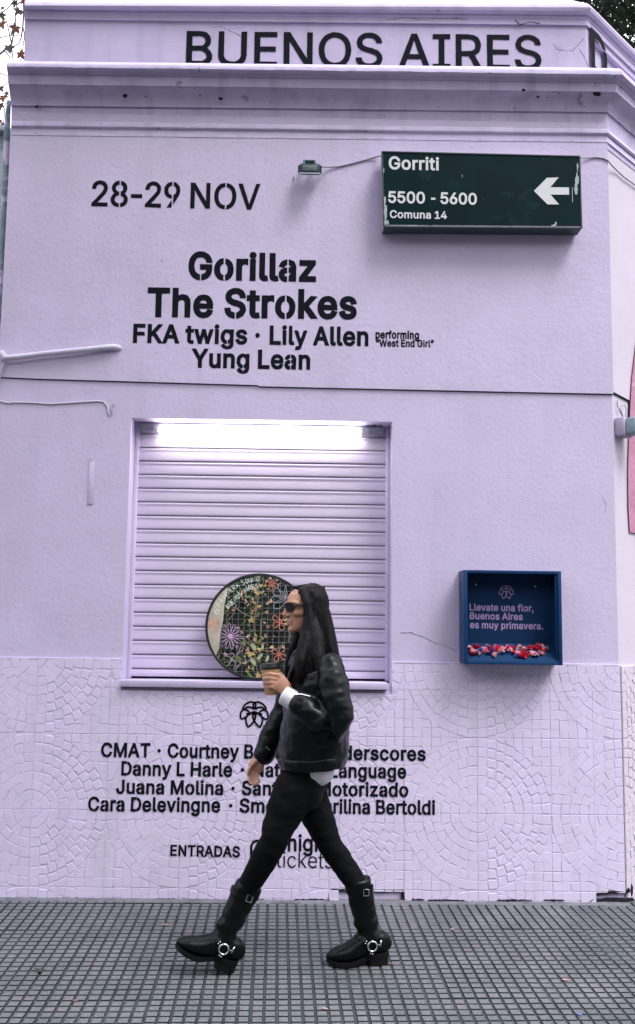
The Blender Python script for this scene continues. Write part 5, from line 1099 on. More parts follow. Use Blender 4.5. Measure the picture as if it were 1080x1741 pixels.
spec = [(520,560,42,'y'),(580,285,42,'y'),(560,250,30,'k'),(600,425,34,'y'),(570,450,30,'b'),(520,905,58,'y'),(730,840,30,'y'),(680,480,22,'y'),(600,1125,38,'y'),(340,460,24,'b'),(620,210,28,'y'),
        (400,970,38,'g'),(330,965,34,'g'),(450,800,30,'g'),(540,985,44,'p'),(612,940,42,'p'),(550,840,46,'p'),(690,960,32,'p'),(465,1000,28,'y'),(490,330,20,'g'),(510,1130,38,'g'),(160,545,24,'d'),(275,500,32,'d'),(610,780,30,'g'),(630,745,26,'g'),
        (470,370,22,'k'),(555,385,28,'k'),(540,350,22,'k'),(700,390,30,'k'),(725,370,22,'k'),(430,285,28,'k'),(490,730,28,'k'),(670,725,22,'k'),(612,115,26,'k'),(720,128,28,'k'),(790,150,22,'k'),(660,592,20,'k'),(700,632,28,'b'),(500,1050,18,'k'),(480,870,22,'k'),(262,915,22,'k'),(560,765,24,'k'),(190,940,20,'k'),
        (380,640,28,'b'),(420,680,26,'b'),(600,860,30,'y'),(640,840,26,'p'),(570,720,24,'g'),(430,900,26,'d'),(540,1060,26,'g'),(480,1085,24,'y'),(240,960,28,'d'),(300,1010,26,'d'),(215,890,22,'d'),(380,860,22,'d'),(350,310,22,'d'),(300,380,24,'d'),(880,560,26,'p'),(875,600,24,'y'),(640,280,20,'k'),(800,200,20,'b'),(690,250,16,'g'),(850,840,18,'p'),(420,250,20,'d'),(510,120,18,'b')]
vine = thing('climbing_vine', 'autumn vine with yellow, green and pinkish leaves seen in the round mirror', 'vine', (MV(560, 800).x, YV, 0))
mbs = {k: MB() for k in LC}; rv = random.Random(4)
pxm = abs(MV(506, 600).x - MV(500, 600).x)     # metres per photograph pixel in the mirror
def vleaf(cx, cy, s, k, dy):
    c = MV(cx, cy, YV + dy); a = rv.uniform(-.9, .9)
    n = Vector((rv.uniform(-.5, .5), 1, rv.uniform(.0, .9))).normalized()
    u = n.cross(Vector((sin(a), 0, cos(a)))).normalized(); v = -u.cross(n).normalized() * -1
    leaf_mesh(mbs[k], c, u, -v, n, s / 6 * pxm * 1.12, 'lobed' if k in 'yb' else 'oval' if k != 'p' else 'oval', .35)
for (cx, cy, s, k) in spec: vleaf(cx, cy, s, k, rv.uniform(.03, .16))
for i in range(260):
    cx, cy = rv.choice(((rv.gauss(540, 90), rv.gauss(900, 110)), (rv.gauss(560, 60), rv.gauss(340, 110)), (rv.gauss(480, 170), rv.gauss(860, 150)), (rv.gauss(400, 120), rv.gauss(330, 120))))
    if cx < 250: continue
    vleaf(cx, cy, rv.uniform(10, 20), rv.choices('dgkyb', (6, 3, 2, 1, 2))[0], rv.uniform(-.12, .05))
for k, q_ in mbs.items():
    if q_.v: q_.build('leaves', LC[k], vine, 60)
M['twig'] = mat('pale_twig', (.34, .33, .22), .7); M['twig_d'] = mat('dark_twig', (.10, .075, .055), .8)
mb = MB()
for pts in (((350,430),(400,470),(490,522),(560,532),(620,500),(690,482)), ((600,1150),(580,1050),(560,950),(545,860),(560,760),(550,650),(560,530),(590,400),(600,250),(610,110)), ((620,560),(625,640),(615,720)), ((560,860),(650,880),(740,890),(840,820),(850,790)), ((560,950),(470,1000),(330,980),(250,1000)), ((560,760),(480,800),(400,830)), ((250,640),(300,560),(350,500),(360,440)), ((900,640),(915,720),(900,800)), ((545,860),(450,760),(330,700))):
    mb.tube([MV(x, y, YV + .05) + Vector((0, rv.uniform(-.02, .03), 0)) for x, y in pts], .0065, 5)
mb.tube([MV(600, 1150, YV + .05), Vector((MV(600, 1150).x, YV + .05, 1.2)), Vector((MV(600, 1150).x + .1, YV + .05, -.16))], .012, 6)
mb.build('stem', M['twig'], vine, 60)
mb = MB()
for pts in (((120,440),(160,500),(200,540),(240,510),(330,470)), ((130,630),(170,600),(205,548))): mb.tube([MV(x, y, YV + .35) for x, y in pts], .010, 5)
mb.build('stem', M['twig_d'], vine, 60)
# pale trunk of the street tree beside it
M['bark'] = mat('pale_bark', (.66, .58, .46), .85, var=.25, vscale=5, bumps=((10, .5, .04),), specks=((7, .60, .06, (.22, .19, .14), .8), (14, .66, .04, (.12, .10, .07), .8)))
YT = YV + .45
ed = [(300, 190), (275, 300), (250, 420), (236, 560), (213, 700), (190, 850), (160, 930)]
V, F = [], []; n = 20
path = [MV(x, y, YT) for x, y in ed]
path = [path[0] + Vector((path[0].x - path[2].x, 0, path[0].z - path[2].z)) * 2.5] + path + [Vector((path[-1].x, YT, 1.2)), Vector((path[-1].x, YT, -.2))]
sgn_ = -1 if MV(60, 600).x < MV(300, 600).x else 1
for i, p in enumerate(path):
    r = .21 + .05 * (i / len(path)) + (.05 if i == len(path) - 1 else 0)
    for k in range(n):
        a = 2 * pi * k / n; q_ = Vector((p.x + sgn_ * r + r * cos(a), p.y + r * sin(a), p.z))
        q_ += Vector((cos(a), sin(a), 0)) * .02 * mnoise.noise(q_ * 4); V.append(q_)
for i in range(len(path) - 1):
    for k in range(n): F.append((i*n+k, i*n+(k+1) % n, (i+1)*n+(k+1) % n, (i+1)*n+k))
F.append(tuple(range(n)))
st = thing('street_tree', 'street tree with smooth pale trunk seen in the round mirror', 'tree', (path[-1].x, YT, -.16))
obj('trunk', V, F, M['bark'], st, 60)
# its unseen crown, added high over the pavement to shade the top of the wall
mb = MB(); rc = random.Random(17); tc = path[0]
lv = [Vector((-1.5 + rc.gauss(0, 1.8), -3.9 + rc.gauss(0, 1.2), 8.2 + rc.gauss(0, .6))) for _ in range(80)]
M['crown'] = leafmat('added_crown_leaf', (.12, .14, .05), .25)
for i in range(4200):
    p = rc.choice(lv) + Vector((rc.gauss(0, .35), rc.gauss(0, .35), rc.gauss(0, .3)))
    n_ = Vector((rc.gauss(0, .6), rc.gauss(0, .6), 1)).normalized(); u = Matrix.Rotation(rc.uniform(0, 6.28), 3, n_) @ n_.orthogonal().normalized(); v = n_.cross(u); s_ = rc.uniform(.08, .13)
    mb.add([p - u * s_, p - v * s_ * .8, p + u * s_, p + v * s_ * .8], [(0,1,2,3)])
mb.build('crown', M['crown'], st)
mb = MB()
for i in range(7):
    e = rc.choice(lv); mb.tube([tc, tc.lerp(e, .5) + Vector((0, 0, .5)), e], [.10, .06, .02], 8)
mb.build('limb', M['bark'], st, 60)
# dark hedge behind the trellis
M['hedge'] = mat('dark_hedge_leaf', (.010, .016, .010), .7, var=.5, vscale=9)
mb = MB(); rh = random.Random(8)
cx_ = (xa_ + xb_) / 2
mb.box((xa_ - .6, YV - 1.6, -.16), (xb_ + .6, YV - .75, zb_ + .9))
for i in range(3600):
    p = Vector((rh.uniform(xa_ - .7, xb_ + .7), YV - .75 + rh.uniform(-.05, .22), rh.uniform(-.1, zb_ + 1.0)))
    u = Vector((rh.gauss(0, 1), rh.gauss(0, .5), rh.gauss(0, 1))).normalized(); v = u.orthogonal().normalized(); s_ = rh.uniform(.03, .07)
    mb.add([p - u * s_, p + v * s_ * .5, p + u * s_, p - v * s_ * .5], [(0,1,2,3)])
tag(mb.build('hedge', M['hedge']), 'tall dark hedge behind the vine trellis, seen in the round mirror', 'hedge')

# ------------------------------------------------------------------ trees behind the building
def PY(px, py, y): 
    d = ray(px, py); return CAM + d * ((y - CAM.y) / d.y)
YL = 2.2
lt = thing('plane_tree', 'autumn tree with bare twigs and brown lobed leaves behind the roof end', 'tree', (PY(-330, 300, YL).x, YL, -.16))
M['branch'] = mat('dark_branch', (.045, .04, .05), .85)
tb = PY(-330, 300, YL)
mb = MB(); top = PY(-250, -500, YL)
mb.tube([(tb.x, YL, -.2), (tb.x + .05, YL, 2.5), (tb.x + .12, YL, 4.2), (tb.x + .3, YL, top.z * .8), tuple(top)], [.20, .17, .14, .09, .04], 12)
mb.build('trunk', M['bark'], lt, 60)
mb = MB(); rl = random.Random(9)
tw = [[(-300, 130), (-80, 120), (0, 92), (20, 75), (26, 45), (28, 8), (34, -20), (60, -40)], [(20, 75), (12, 38), (0, 20)], [(-200, -80), (0, -30), (40, -10), (41, 20), (39, 45), (36, 65), (32, 74), (20, 80), (10, 88), (-10, 92)], [(39, 45), (42, 60), (38, 90), (33, 110)], [(20, 80), (22, 100), (25, 112)], [(10, 88), (18, 98), (20, 110)],
      [(-300, 260), (-60, 180), (0, 150), (12, 142), (16, 138)], [(0, 178), (8, 185), (6, 215), (4, 250)], [(-60, 180), (-10, 178), (14, 176)], [(28, 8), (38, 2), (60, -6)], [(-80, 60), (-5, 65), (20, 60), (35, 60)], [(0, 25), (20, 8), (45, -30)], [(-300, 130), (-120, 40), (-40, -40), (40, -80), (140, -110)], [(40, -80), (52, -20), (54, 4)], [(-10, 120), (10, 128), (22, 134)]]
for pts in tw:
    r0 = .012 if len(pts) > 5 else .006
    mb.tube([PY(x, y, YL + rl.uniform(-.03, .03)) for x, y in pts], [max(.0035, r0 * (1 - i / len(pts))) for i in range(len(pts))], 6)
mb.build('branch', M['branch'], lt, 60)
lm = {'a': leafmat('brown_plane_leaf', (.13, .045, .033), .35), 'b': leafmat('dark_plane_leaf', (.05, .042, .04), .3)}
mbs = {k: MB() for k in lm}
LS = [(2, 25, 10, 'b'), (3, 40, 12, 'a'), (27, 47, 13, 'a'), (15, 80, 13, 'b'), (35, 91, 11, 'a'), (32, 18, 10, 'b'), (25, 4, 9, 'b'), (5, 13, 6, 'b'), (40, 1, 8, 'a'), (6, 165, 13, 'a'), (1, 150, 8, 'b'), (1, 178, 9, 'b'), (6, 212, 9, 'b'), (12, 158, 7, 'b'), (0, 205, 8, 'a'), (38, 20, 6, 'b'), (45, 0, 9, 'b'), (60, -2, 10, 'b'), (130, -3, 8, 'b'), (228, 0, 6, 'b'), (262, 1, 5, 'a'), (-12, 60, 12, 'a'), (-20, 140, 13, 'b')]
for i in range(160): LS.append((rl.uniform(-330, -8), rl.uniform(-380, 230), rl.uniform(8, 13), rl.choice('ab')))
for (x, y, s, k) in LS:
    c = PY(x, y, YL + rl.uniform(-.05, .1)); n = Vector((rl.uniform(-.4, .4), -1, rl.uniform(-.4, .3))).normalized()
    a = rl.uniform(-.7, .7); dn = Vector((sin(a), 0, -cos(a))); u = dn.cross(n).normalized(); v = n.cross(u).normalized()
    if v.z > 0: v = -v
    leaf_mesh(mbs[k], c, u, v, n, s / FOC * (c - CAM).length * .86, 'lobed', .2)
for k, q_ in mbs.items(): q_.build('leaves', lm[k], lt, 60)

YR = 6.5
dt = thing('broadleaf_tree', 'dense dark green tree crown rising behind the roof corner', 'tree', (PY(1060, 200, YR).x, YR, -.16))
M['dleaf'] = leafmat('dark_evergreen_leaf', (.022, .042, .024), .15); M['dbark'] = mat('dark_bark', (.05, .045, .04), .9, bumps=((12, .5, .03),))
cc = PY(1050, -40, YR)
mb = MB(); mb.tube([(cc.x, YR, -.2), (cc.x + .1, YR, 3), (cc.x, YR + .1, 5.5), (cc.x - .1, YR, 8.5)], [.24, .2, .17, .06], 12)
for i in range(9):
    a = i * 2.4; z = 5.2 + i * .35; mb.tube([(cc.x, YR, z), (cc.x + cos(a) * 1.0, YR + sin(a) * .9, z + .7), (cc.x + cos(a) * 1.9, YR + sin(a) * 1.6, z + 1.1)], [.09, .05, .02], 7)
mb.build('trunk', M['dbark'], dt, 60)
mb = MB(); rd = random.Random(12)
cl = []
for i in range(150):
    while True:
        p = Vector((rd.uniform(-1, 1), rd.uniform(-1, 1), rd.uniform(-1, 1)))
        if p.length < 1: break
    cl.append(Vector((cc.x + .25 + p.x * 2.15, YR + p.y * 1.7, cc.z + .35 + p.z * 1.75)))
for i in range(12000):
    c = rd.choice(cl); p = c + Vector((rd.gauss(0, .20), rd.gauss(0, .20), rd.gauss(0, .17)))
    n = Vector((rd.gauss(0, .6), rd.gauss(0, .6), 1)).normalized(); u = n.orthogonal().normalized(); a = rd.uniform(0, 6.28)
    u = Matrix.Rotation(a, 3, n) @ u; v = n.cross(u); s_ = rd.uniform(.05, .095)
    mb.add([p - u * s_, p - v * s_ * .45 + n * .01, p + u * s_, p + v * s_ * .45 + n * .01], [(0,1,2,3)])
mb.build('leaves', M['dleaf'], dt)

# neighbouring house wall seen in the slit at the far end
M['neigh'] = mat('grey_green_render', (.20, .24, .27), .9, var=.25, vscale=2, bumps=((30, .4, .01),), specks=((3, .56, .08, (.05, .08, .08), .8),))
nb = thing('neighbour_house', 'grey green rendered house wall in the narrow gap at the building end', 'building', (-4.2, 2.8, 0))
za = PY(3, 228, 1.6).z
mb = MB(); mb.box((-6.0, 1.6, -.2), (PY(14, 300, 1.6).x, 4.0, za)); mb.build('wall', M['neigh'], nb)
mb = MB(); mb.bbox((-6.0, 1.55, za), (PY(15, 300, 1.6).x, 4.0, za + .05), .01); mb.build('coping', M['neigh'], nb, 40)

# house row across the street (behind the viewer): it closes the low sky, as in any street
M['facade'] = mat('facing_facade_render', (.09, .088, .085), .9, var=.15, vscale=1.2); M['pane'] = mat('dark_pane', (.02, .025, .03), .15)
for (xa2, xb2, hh, lab) in ((-26, -7.5, 9.5, 'tall grey rendered house across the street, behind the dark hedge'), (-7.4, 5.6, 8.2, 'lower grey rendered house across the street, straight behind the viewer'), (5.7, 26, 10.5, 'tallest grey rendered house across the street, toward the chamfered corner side')):
    hs = thing('facing_house', lab, 'building', ((xa2 + xb2) / 2, -15, -.16), 'houses across the street')
    mb = MB(); mb.box((xa2, -22, -.16), (xb2, -15, hh)); mb.build('wall', M['facade'], hs)
    nx_ = int((xb2 - xa2) / 3)
    for fl_ in range(int(hh // 3.1)):
        for k in range(nx_):
            x = xa2 + (k + .5) * (xb2 - xa2) / nx_; z = .9 + fl_ * 3.1
            mb = MB(); mb.box((x - .55, -15.02, z), (x + .55, -14.97, z + 1.6)); mb.build('window', M['pane'], hs)
# ------------------------------------------------------------------ the woman walking past
d_ = ray(615, 1641); YP = (CAM + d_ * (-CAM.z / d_.z)).y      # depth of the rear boot
YP -= .07
def P(px, py, t=0.0):                          # t metres nearer the viewer than the mid plane of the body
    d = ray(px, py); return CAM + d * ((YP - t - CAM.y) / d.y)
def loft(rings, n=20, ref=None, power=2.0, caps=True, cap=.8):
    """closed tube through rings (centre, ra, rb, [axis a]); axis a is projected on each ring's plane"""
    C_ = [Vector(r[0]) for r in rings]; N = len(C_); vs, fs = [], []
    T = []
    for i in range(N):
        t = C_[min(i + 1, N - 1)] - C_[max(i - 1, 0)]; T.append(t.normalized())
    rr_ = [(C_[i], rings[i][1], rings[i][2], T[i]) for i in range(N)]
    full = []
    if caps:
        for a in (80, 55, 28): full.append((rr_[0][0] - T[0] * min(rr_[0][1], rr_[0][2]) * sin(radians(a)) * cap, rr_[0][1] * cos(radians(a)), rr_[0][2] * cos(radians(a)), T[0]))
    full += rr_
    if caps:
        for a in (28, 55, 80): full.append((rr_[-1][0] + T[-1] * min(rr_[-1][1], rr_[-1][2]) * sin(radians(a)) * cap, rr_[-1][1] * cos(radians(a)), rr_[-1][2] * cos(radians(a)), T[-1]))
    ra_ = Vector(ref) if ref is not None else Vector((1, 0, 0))
    for (c, a, b, t) in full:
        u = ra_ - t * ra_.dot(t)
        u = u.normalized() if u.length > 1e-4 else t.orthogonal().normalized()
        v = t.cross(u)
        for k in range(n):
            an = 2 * pi * k / n; ca, sa = cos(an), sin(an)
            e = 2 / power; x = abs(ca) ** e * (1 if ca >= 0 else -1); y = abs(sa) ** e * (1 if sa >= 0 else -1)
            vs.append(c + u * (a * x) + v * (b * y))
    m = len(full)
    for i in range(m - 1):
        for k in range(n): fs.append((i*n+k, i*n+(k+1) % n, (i+1)*n+(k+1) % n, (i+1)*n+k))
    fs.append(tuple(range(n - 1, -1, -1))); fs.append(tuple(range((m - 1) * n, m * n)))
    return vs, fs
def limb(pts, n=14, ref=None):                 # round tube: (point, radius)
    return loft([(p, r, r) for p, r in pts], n, ref)
def ball(c, r, n=2):
    bm = bmesh.new(); bmesh.ops.create_icosphere(bm, subdivisions=n, radius=1)
    r = r if isinstance(r, (tuple, list)) else (r, r, r)
    vs = [Vector(c) + Vector((v.co.x * r[0], v.co.y * r[1], v.co.z * r[2])) for v in bm.verts]; fs = [[v.index for v in f.verts] for f in bm.faces]
    bm.free(); return vs, fs
def fuse(name, parts, voxel, m, parent, smooth_it=6, fac=.5, shape=None, sub=False):
    """join closed pieces into one continuous skin"""
    mb = MB()
    for vs, fs in parts: mb.add(vs, fs)
    me = bpy.data.meshes.new('t'); me.from_pydata(mb.v, [], mb.f); me.update()
    bm = bmesh.new(); bm.from_mesh(me); bmesh.ops.recalc_face_normals(bm, faces=bm.faces); bm.to_mesh(me); bm.free()
    o = bpy.data.objects.new('t', me); COL.objects.link(o)
    r = o.modifiers.new('r', 'REMESH'); r.mode = 'VOXEL'; r.voxel_size = voxel; r.adaptivity = 0
    if smooth_it:
        s_ = o.modifiers.new('s', 'SMOOTH'); s_.iterations = smooth_it; s_.factor = fac
    dg = bpy.context.evaluated_depsgraph_get(); dg.update()
    ev = bpy.data.meshes.new_from_object(o.evaluated_get(dg))
    V = [v.co.copy() for v in ev.vertices]; Nn = [v.normal.copy() for v in ev.vertices]; F = [list(p.vertices) for p in ev.polygons]
    bpy.data.objects.remove(o); bpy.data.meshes.remove(me); bpy.data.meshes.remove(ev)
    if shape: V = [shape(v, n_) for v, n_ in zip(V, Nn)]
    return obj(name, V, F, m, parent, 180)

M['skin'] = mat('skin', (.46, .25, .17), .5, var=.08, vscale=40, spec=.4)
M['hair'] = mat('black_hair', (.0022, .0021, .0024), .5, spec=.14, stretch=(1, 1, .06), bumps=((160, .5, .004, 2.0),))
M['leather'] = mat('black_leather', (.0022, .0048, .0056), .30, spec=.20, bumps=((9, .2, .02, 1.0), (240, .10, .002, 2.0)))
M['leather2'] = mat('boot_leather', (.0022, .0034, .0040), .30, spec=.20, bumps=((18, .3, .010, 3.0), (240, .15, .001, 2.0)))
M['cloth'] = mat('black_trouser_cloth', (.0024, .0030, .0042), .75, spec=.11, bumps=((30, .3, .010, 3.0), (400, .3, .002, 2.0)))
M['shirt'] = mat('white_shirt', (.66, .66, .70), .8, bumps=((25, .4, .010),))
M['tee'] = mat('blue_grey_tee', (.05, .11, .14), .8, bumps=((30, .3, .01),))
M['rubber'] = mat('black_rubber', (.004, .0045, .005), .7, spec=.15)
M['chrome'] = mat('polished_steel', (.75, .76, .78), .18, 1.0)
M['lens'] = mat('dark_lens', (.003, .003, .004), .12, spec=.25)
M['kraft'] = mat('kraft_card', (.46, .29, .15), .75, var=.1, vscale=60); M['lid'] = mat('black_lid', (.010, .012, .014), .4)
per = thing('person', 'woman in black leather jacket, trousers and boots striding past holding a coffee cup', 'person', (P(520, 1640).x, YP, 0))
NEAR, FAR = 1, -1
# --- harness boots
def boot(hl_, yaw, pitchdeg, lean, sh0):
    """hl_: world point under the back of the heel; the foot points to -X"""
    X = Vector((-cos(yaw), -sin(yaw), 0)); Y = Vector((sin(yaw), -cos(yaw), 0)); Z = Vector((0, 0, 1))
    q = Matrix.Rotation(-radians(pitchdeg), 3, Y)
    X2, Z2 = q @ X, q @ Z
    if X2.z < 0 and pitchdeg > 0: q = Matrix.Rotation(radians(pitchdeg), 3, Y); X2, Z2 = q @ X, q @ Z
    def B(x, y, z): return hl_ + X2 * (x + .072) + Y * y + Z2 * z
    def zmin(x):
        if x < .015: return .046
        if x < .085: return .046 - (x - .015) / .07 * .030
        if x < .145: return .016
        return .016 + (x - .145) / .06 * .014
    sec = [(-.070, .082, .034, .028), (-.045, .086, .050, .040), (0, .090, .056, .045), (.04, .080, .052, .045), (.08, .062, .044, .047), (.12, .050, .036, .049), (.155, .046, .031, .045), (.182, .043, .024, .033), (.196, .041, .013, .018)]
    pr = [loft([(Vector((x, 0, z)), rz, ry) for x, z, rz, ry in sec], 20, (0, 0, 1))]
    L_ = radians(lean); sx = lambda z: (z - .10) * math.tan(L_) + sh0
    pr.append(loft([(Vector((sx(z), 0, z)), a, b) for z, a, b in ((.07, .056, .045), (.11, .056, .046), (.15, .051, .047), (.20, .053, .050), (.26, .057, .053), (.32, .059, .056), (.352, .061, .057), (.362, .056, .052))], 22, (1, 0, 0), caps=False))
    def shp(v, n_):
        k = mnoise.noise(Vector((v.x * 12, v.y * 12, v.z * 30 + v.x * 14))) * (.0055 if v.z > .12 else .0025) + (.006 * sin(v.z * 75 + v.x * 22) * max(0, 1 - abs(v.z - .155) / .07))
        v = v + n_ * k
        zm = zmin(v.x)
        if v.z < zm: v.z = zm - .001
        return B(v.x, v.y, v.z)
    bt = fuse('boot', pr, .006, M['leather2'], per, 4, .5, shp)
    # sole and stacked heel
    xs = [-.074, -.06, -.03, .0, .03, .06, .09, .12, .15, .175, .192, .202]; hw = [.018, .034, .043, .043, .040, .043, .050, .053, .050, .041, .027, .008]
    V, F = [], []; n = len(xs)
    for z_ in (0, 1):
        for s_ in (1, -1):
            for x, h in zip(xs, hw): V.append(B(x, s_ * h, zmin(x) - (.013 if z_ == 0 else -.004)))
    for i in range(n - 1):
        a = [0*n+i, 0*n+i+1, 1*n+i+1, 1*n+i, 2*n+i, 2*n+i+1, 3*n+i+1, 3*n+i]
        F += [(a[0],a[1],a[2],a[3]), (a[4],a[7],a[6],a[5]), (a[0],a[4],a[5],a[1]), (a[3],a[2],a[6],a[7])]
    F += [(0, n, 3*n, 2*n), (n-1, 3*n-1, 4*n-1, 2*n-1)]
    obj('sole', V, F, M['rubber'], bt, 35)
    hx = [(-.072, .016), (-.058, .033), (-.03, .041), (.0, .041), (.012, .038)]
    V, F = [], []; ol = [(x, h) for x, h in hx] + [(x, -h) for x, h in reversed(hx)]; n = len(ol)
    for z_, k in ((.0, 1.0), (.040, 1.0)):
        for x, y in ol: V.append(B(x + (.006 if z_ == 0 and x > 0 else 0), y * k, z_))
    F = [tuple(range(n)), tuple(range(2*n-1, n-1, -1))] + [(i, n+i, n+(i+1) % n, (i+1) % n) for i in range(n)]
    obj('heel', V, F, M['rubber'], bt, 35)
    # harness: straps meeting in a steel ring on each side
    def strap(name, pts, w_, th, m):
        mbx = MB(); V2 = []; N_ = len(pts)
        for i, (p, nr) in enumerate(pts):
            t = (pts[min(i+1, N_-1)][0] - pts[max(i-1, 0)][0]).normalized(); s_ = nr.cross(t).normalized() * (w_ / 2)
            V2 += [p + s_, p - s_, p - s_ + nr * th, p + s_ + nr * th]
        fs = []
        for i in range(N_ - 1):
            for k in range(4): fs.append((i*4+k, i*4+(k+1) % 4, (i+1)*4+(k+1) % 4, (i+1)*4+k))
        fs += [(0,1,2,3), tuple(range((N_-1)*4, N_*4))[::-1]]
        mbx.add(V2, fs); return mbx.build(name, m, bt, 40)
    def rim_pt(a, z, ex=.0): # around the ankle
        return Vector((.002 + (.060 + ex) * cos(a), (.049 + ex) * sin(a), z)), Vector((cos(a), sin(a), 0))
    def loc(pts): return [(B(p.x, p.y, p.z), (X2 * nn.x + Y * nn.y + Z2 * nn.z).normalized()) for p, nn in pts]
    for s_ in (1, -1):
        back = [rim_pt(s_ * (radians(100) + (pi - radians(100)) * t / 8), .088 + .022 * t / 8, .004) for t in range(9)]
        strap('strap', loc(back), .020, .004, M['leather2'])
        frn = [(Vector((.018 + .052 * t / 7, s_ * (.0515 - .051 * (t / 7) ** 2.4), .094 + .036 * sin(pi / 2 * t / 7) - .010 * t / 7)), Vector((.35 * t / 7, s_ * (1 - t / 8), .6 * t / 7)).normalized()) for t in range(8)]
        strap('strap', loc(frn), .020, .004, M['leather2'])
        dn = [(Vector((.012 + .012 * t / 4, s_ * (.0505 - .004 * t / 4), .072 - .028 * t / 4)), Vector((0, s_, .1)).normalized()) for t in range(5)]
        strap('strap', loc(dn), .018, .004, M['leather2'])
        mbx = MB(); c0 = Vector((.010, s_ * .0575, .090)); rp = []
        for k in range(25):
            a = 2 * pi * k / 24; rp.append(B(c0.x + .0205 * cos(a), c0.y, c0.z + .0205 * sin(a)))
        mbx.tube(rp, .0038, 8, False); mbx.build('ring', M['chrome'], bt, 180)
        for (x, z) in ((.040, .103), (.036, .112), (-.020, .095), (.018, .060), (.009, .058)):
            mbx = MB(); mbx.add(*ball(B(x, s_ * .0555, z), .0036, 1)); mbx.build('stud', M['chrome'], bt, 180)
        mbx = MB()
        for (x, z) in ((-.026, .100),): mbx.tube([B(x, s_ * .0555, z - .014), B(x - .003, s_ * .0555, z + .014)], .0035, 6)
        mbx.build('stud', M['chrome'], bt, 180)
    # strap and buckle round the top of the shaft
    up = []
    for k in range(25):
        a = 2 * pi * k / 24; z_ = .318 - .004 * cos(a); up.append((Vector((sx(z_) + .0615 * cos(a), .0585 * sin(a), z_)), Vector((cos(a), sin(a), 0))))
    strap('top_strap', loc(up), .020, .0035, M['leather2'])
    mbx = MB(); s_ = 1; z_ = .318
    bp = [B(sx(z_) + dx + .006, s_ * .0630, z_ + dz) for dx, dz in ((-.036, -.013), (-.012, -.013), (-.012, .013), (-.036, .013), (-.036, -.013))]
    mbx.tube(bp, .0026, 6); mbx.build('buckle', M['chrome'], bt, 60)
    return [B(sx(z), 0, z) for z in (.40, .33, .24, .14)] + [B(sx(.10), 0, .10)]
def Gp(px, py, z=0.0):
    d = ray(px, py); return CAM + d * ((z - CAM.z) / d.z)
hn = Gp(397, 1652.5); hf = Gp(659, 1636)
legn = boot(hn, radians(6), 21, -5, .024)
legf = boot(hf, radians(9), 0, 13, .008)

# --- body: one continuous skin from head to ankles, hands included
hyaw = radians(16); hp = radians(5)
HC = P(519, 1037, .0)
FW = Vector((-cos(hyaw) * cos(hp), -sin(hyaw) * cos(hp), -sin(hp))); LT = Vector((sin(hyaw), -cos(hyaw), 0)); UP = LT.cross(FW) * -1
if UP.z < 0: UP = -UP
HS = .93
def HL(f, l, u): return HC + (FW * f + LT * l + UP * u) * HS
hr = [(-.100, .074, .030, .020), (-.088, .083, .000, .036), (-.070, .083, -.030, .048), (-.045, .084, -.060, .058), (-.02, .085, -.080, .065), (.01, .087, -.092, .070), (.03, .089, -.098, .073), (.055, .086, -.102, .074), (.08, .074, -.096, .067), (.10, .05, -.076, .050), (.112, .02, -.045, .026)]
V, F = [], []; n = 24
for u, f0, f1, hw in hr:
    cf, rf_ = (f0 + f1) / 2, (f0 - f1) / 2
    for k in range(n):
        a = 2 * pi * k / n; ca = cos(a); tap = 1 - .18 * max(0, ca)
        V.append(HL(cf + rf_ * ca, hw * sin(a) * tap, u))
for i in range(len(hr) - 1):
    for k in range(n): F.append((i*n+k, i*n+(k+1) % n, (i+1)*n+(k+1) % n, (i+1)*n+k))
F.append(tuple(range(n))); F.append(tuple(range((len(hr)-1)*n, len(hr)*n)))
parts = [(V, F)]
parts.append(limb([(HL(.083, 0, .032), .007), (HL(.096, 0, .006), .009), (HL(.106, 0, -.014), .011), (HL(.090, 0, -.022), .010)], 10))
for s_ in (1, -1):
    parts.append(ball(HL(.092, s_ * .011, -.019), .009)); parts.append(limb([(HL(.080, s_ * .012, .040), .009), (HL(.068, s_ * .040, .042), .009), (HL(.048, s_ * .058, .034), .008)], 8))
    parts.append(limb([(HL(.062, s_ * .040, -.010), .016), (HL(.03, s_ * .058, -.012), .014)], 8))
    parts.append(limb([(HL(-.008, s_ * .070, .018), .008), (HL(-.016, s_ * .076, .006), .011), (HL(-.010, s_ * .071, -.022), .007)], 8))
parts.append(limb([(HL(.078, .022, -.046), .005), (HL(.089, 0, -.044), .0085), (HL(.078, -.022, -.046), .005)], 8))
parts.append(limb([(HL(.076, .018, -.058), .006), (HL(.087, 0, -.057), .0085), (HL(.076, -.018, -.058), .006)], 8))
parts.append(ball(HL(.076, 0, -.088), .017))
parts.append(limb([(HL(-.02, 0, -.05), .052), (P(530, 1078), .052), (P(533, 1100), .056), (P(534, 1116), .055)], 16))
torso = [(P(533, 1116), .055, .10), (P(535, 1138), .085, .15), (P(535, 1175), .105, .155), (P(532, 1225), .095, .135), (P(526, 1270), .09, .13), (P(520, 1310), .10, .15), (P(515, 1345), .09, .14)]
parts.append(loft(torso, 18, (1, 0, 0)))
SHn, ELn, WRn = P(557, 1134, .155), P(577, 1234, .215), P(494, 1186, .165)
SHf, ELf, WRf = P(520, 1138, -.165), P(480, 1222, -.20), P(446, 1285, -.17)
parts += [limb([(SHn, .045), (ELn, .036), (WRn, .025)]), limb([(SHf, .045), (ELf, .036), (WRf, .025)])]
HIPn, KNn, ANn = P(506, 1335, .085), P(466, 1428, .09), P(402, 1583, .09)
HIPf, KNf, ANf = P(524, 1340, -.085), P(562, 1438, -.075), P(631, 1592, -.07)
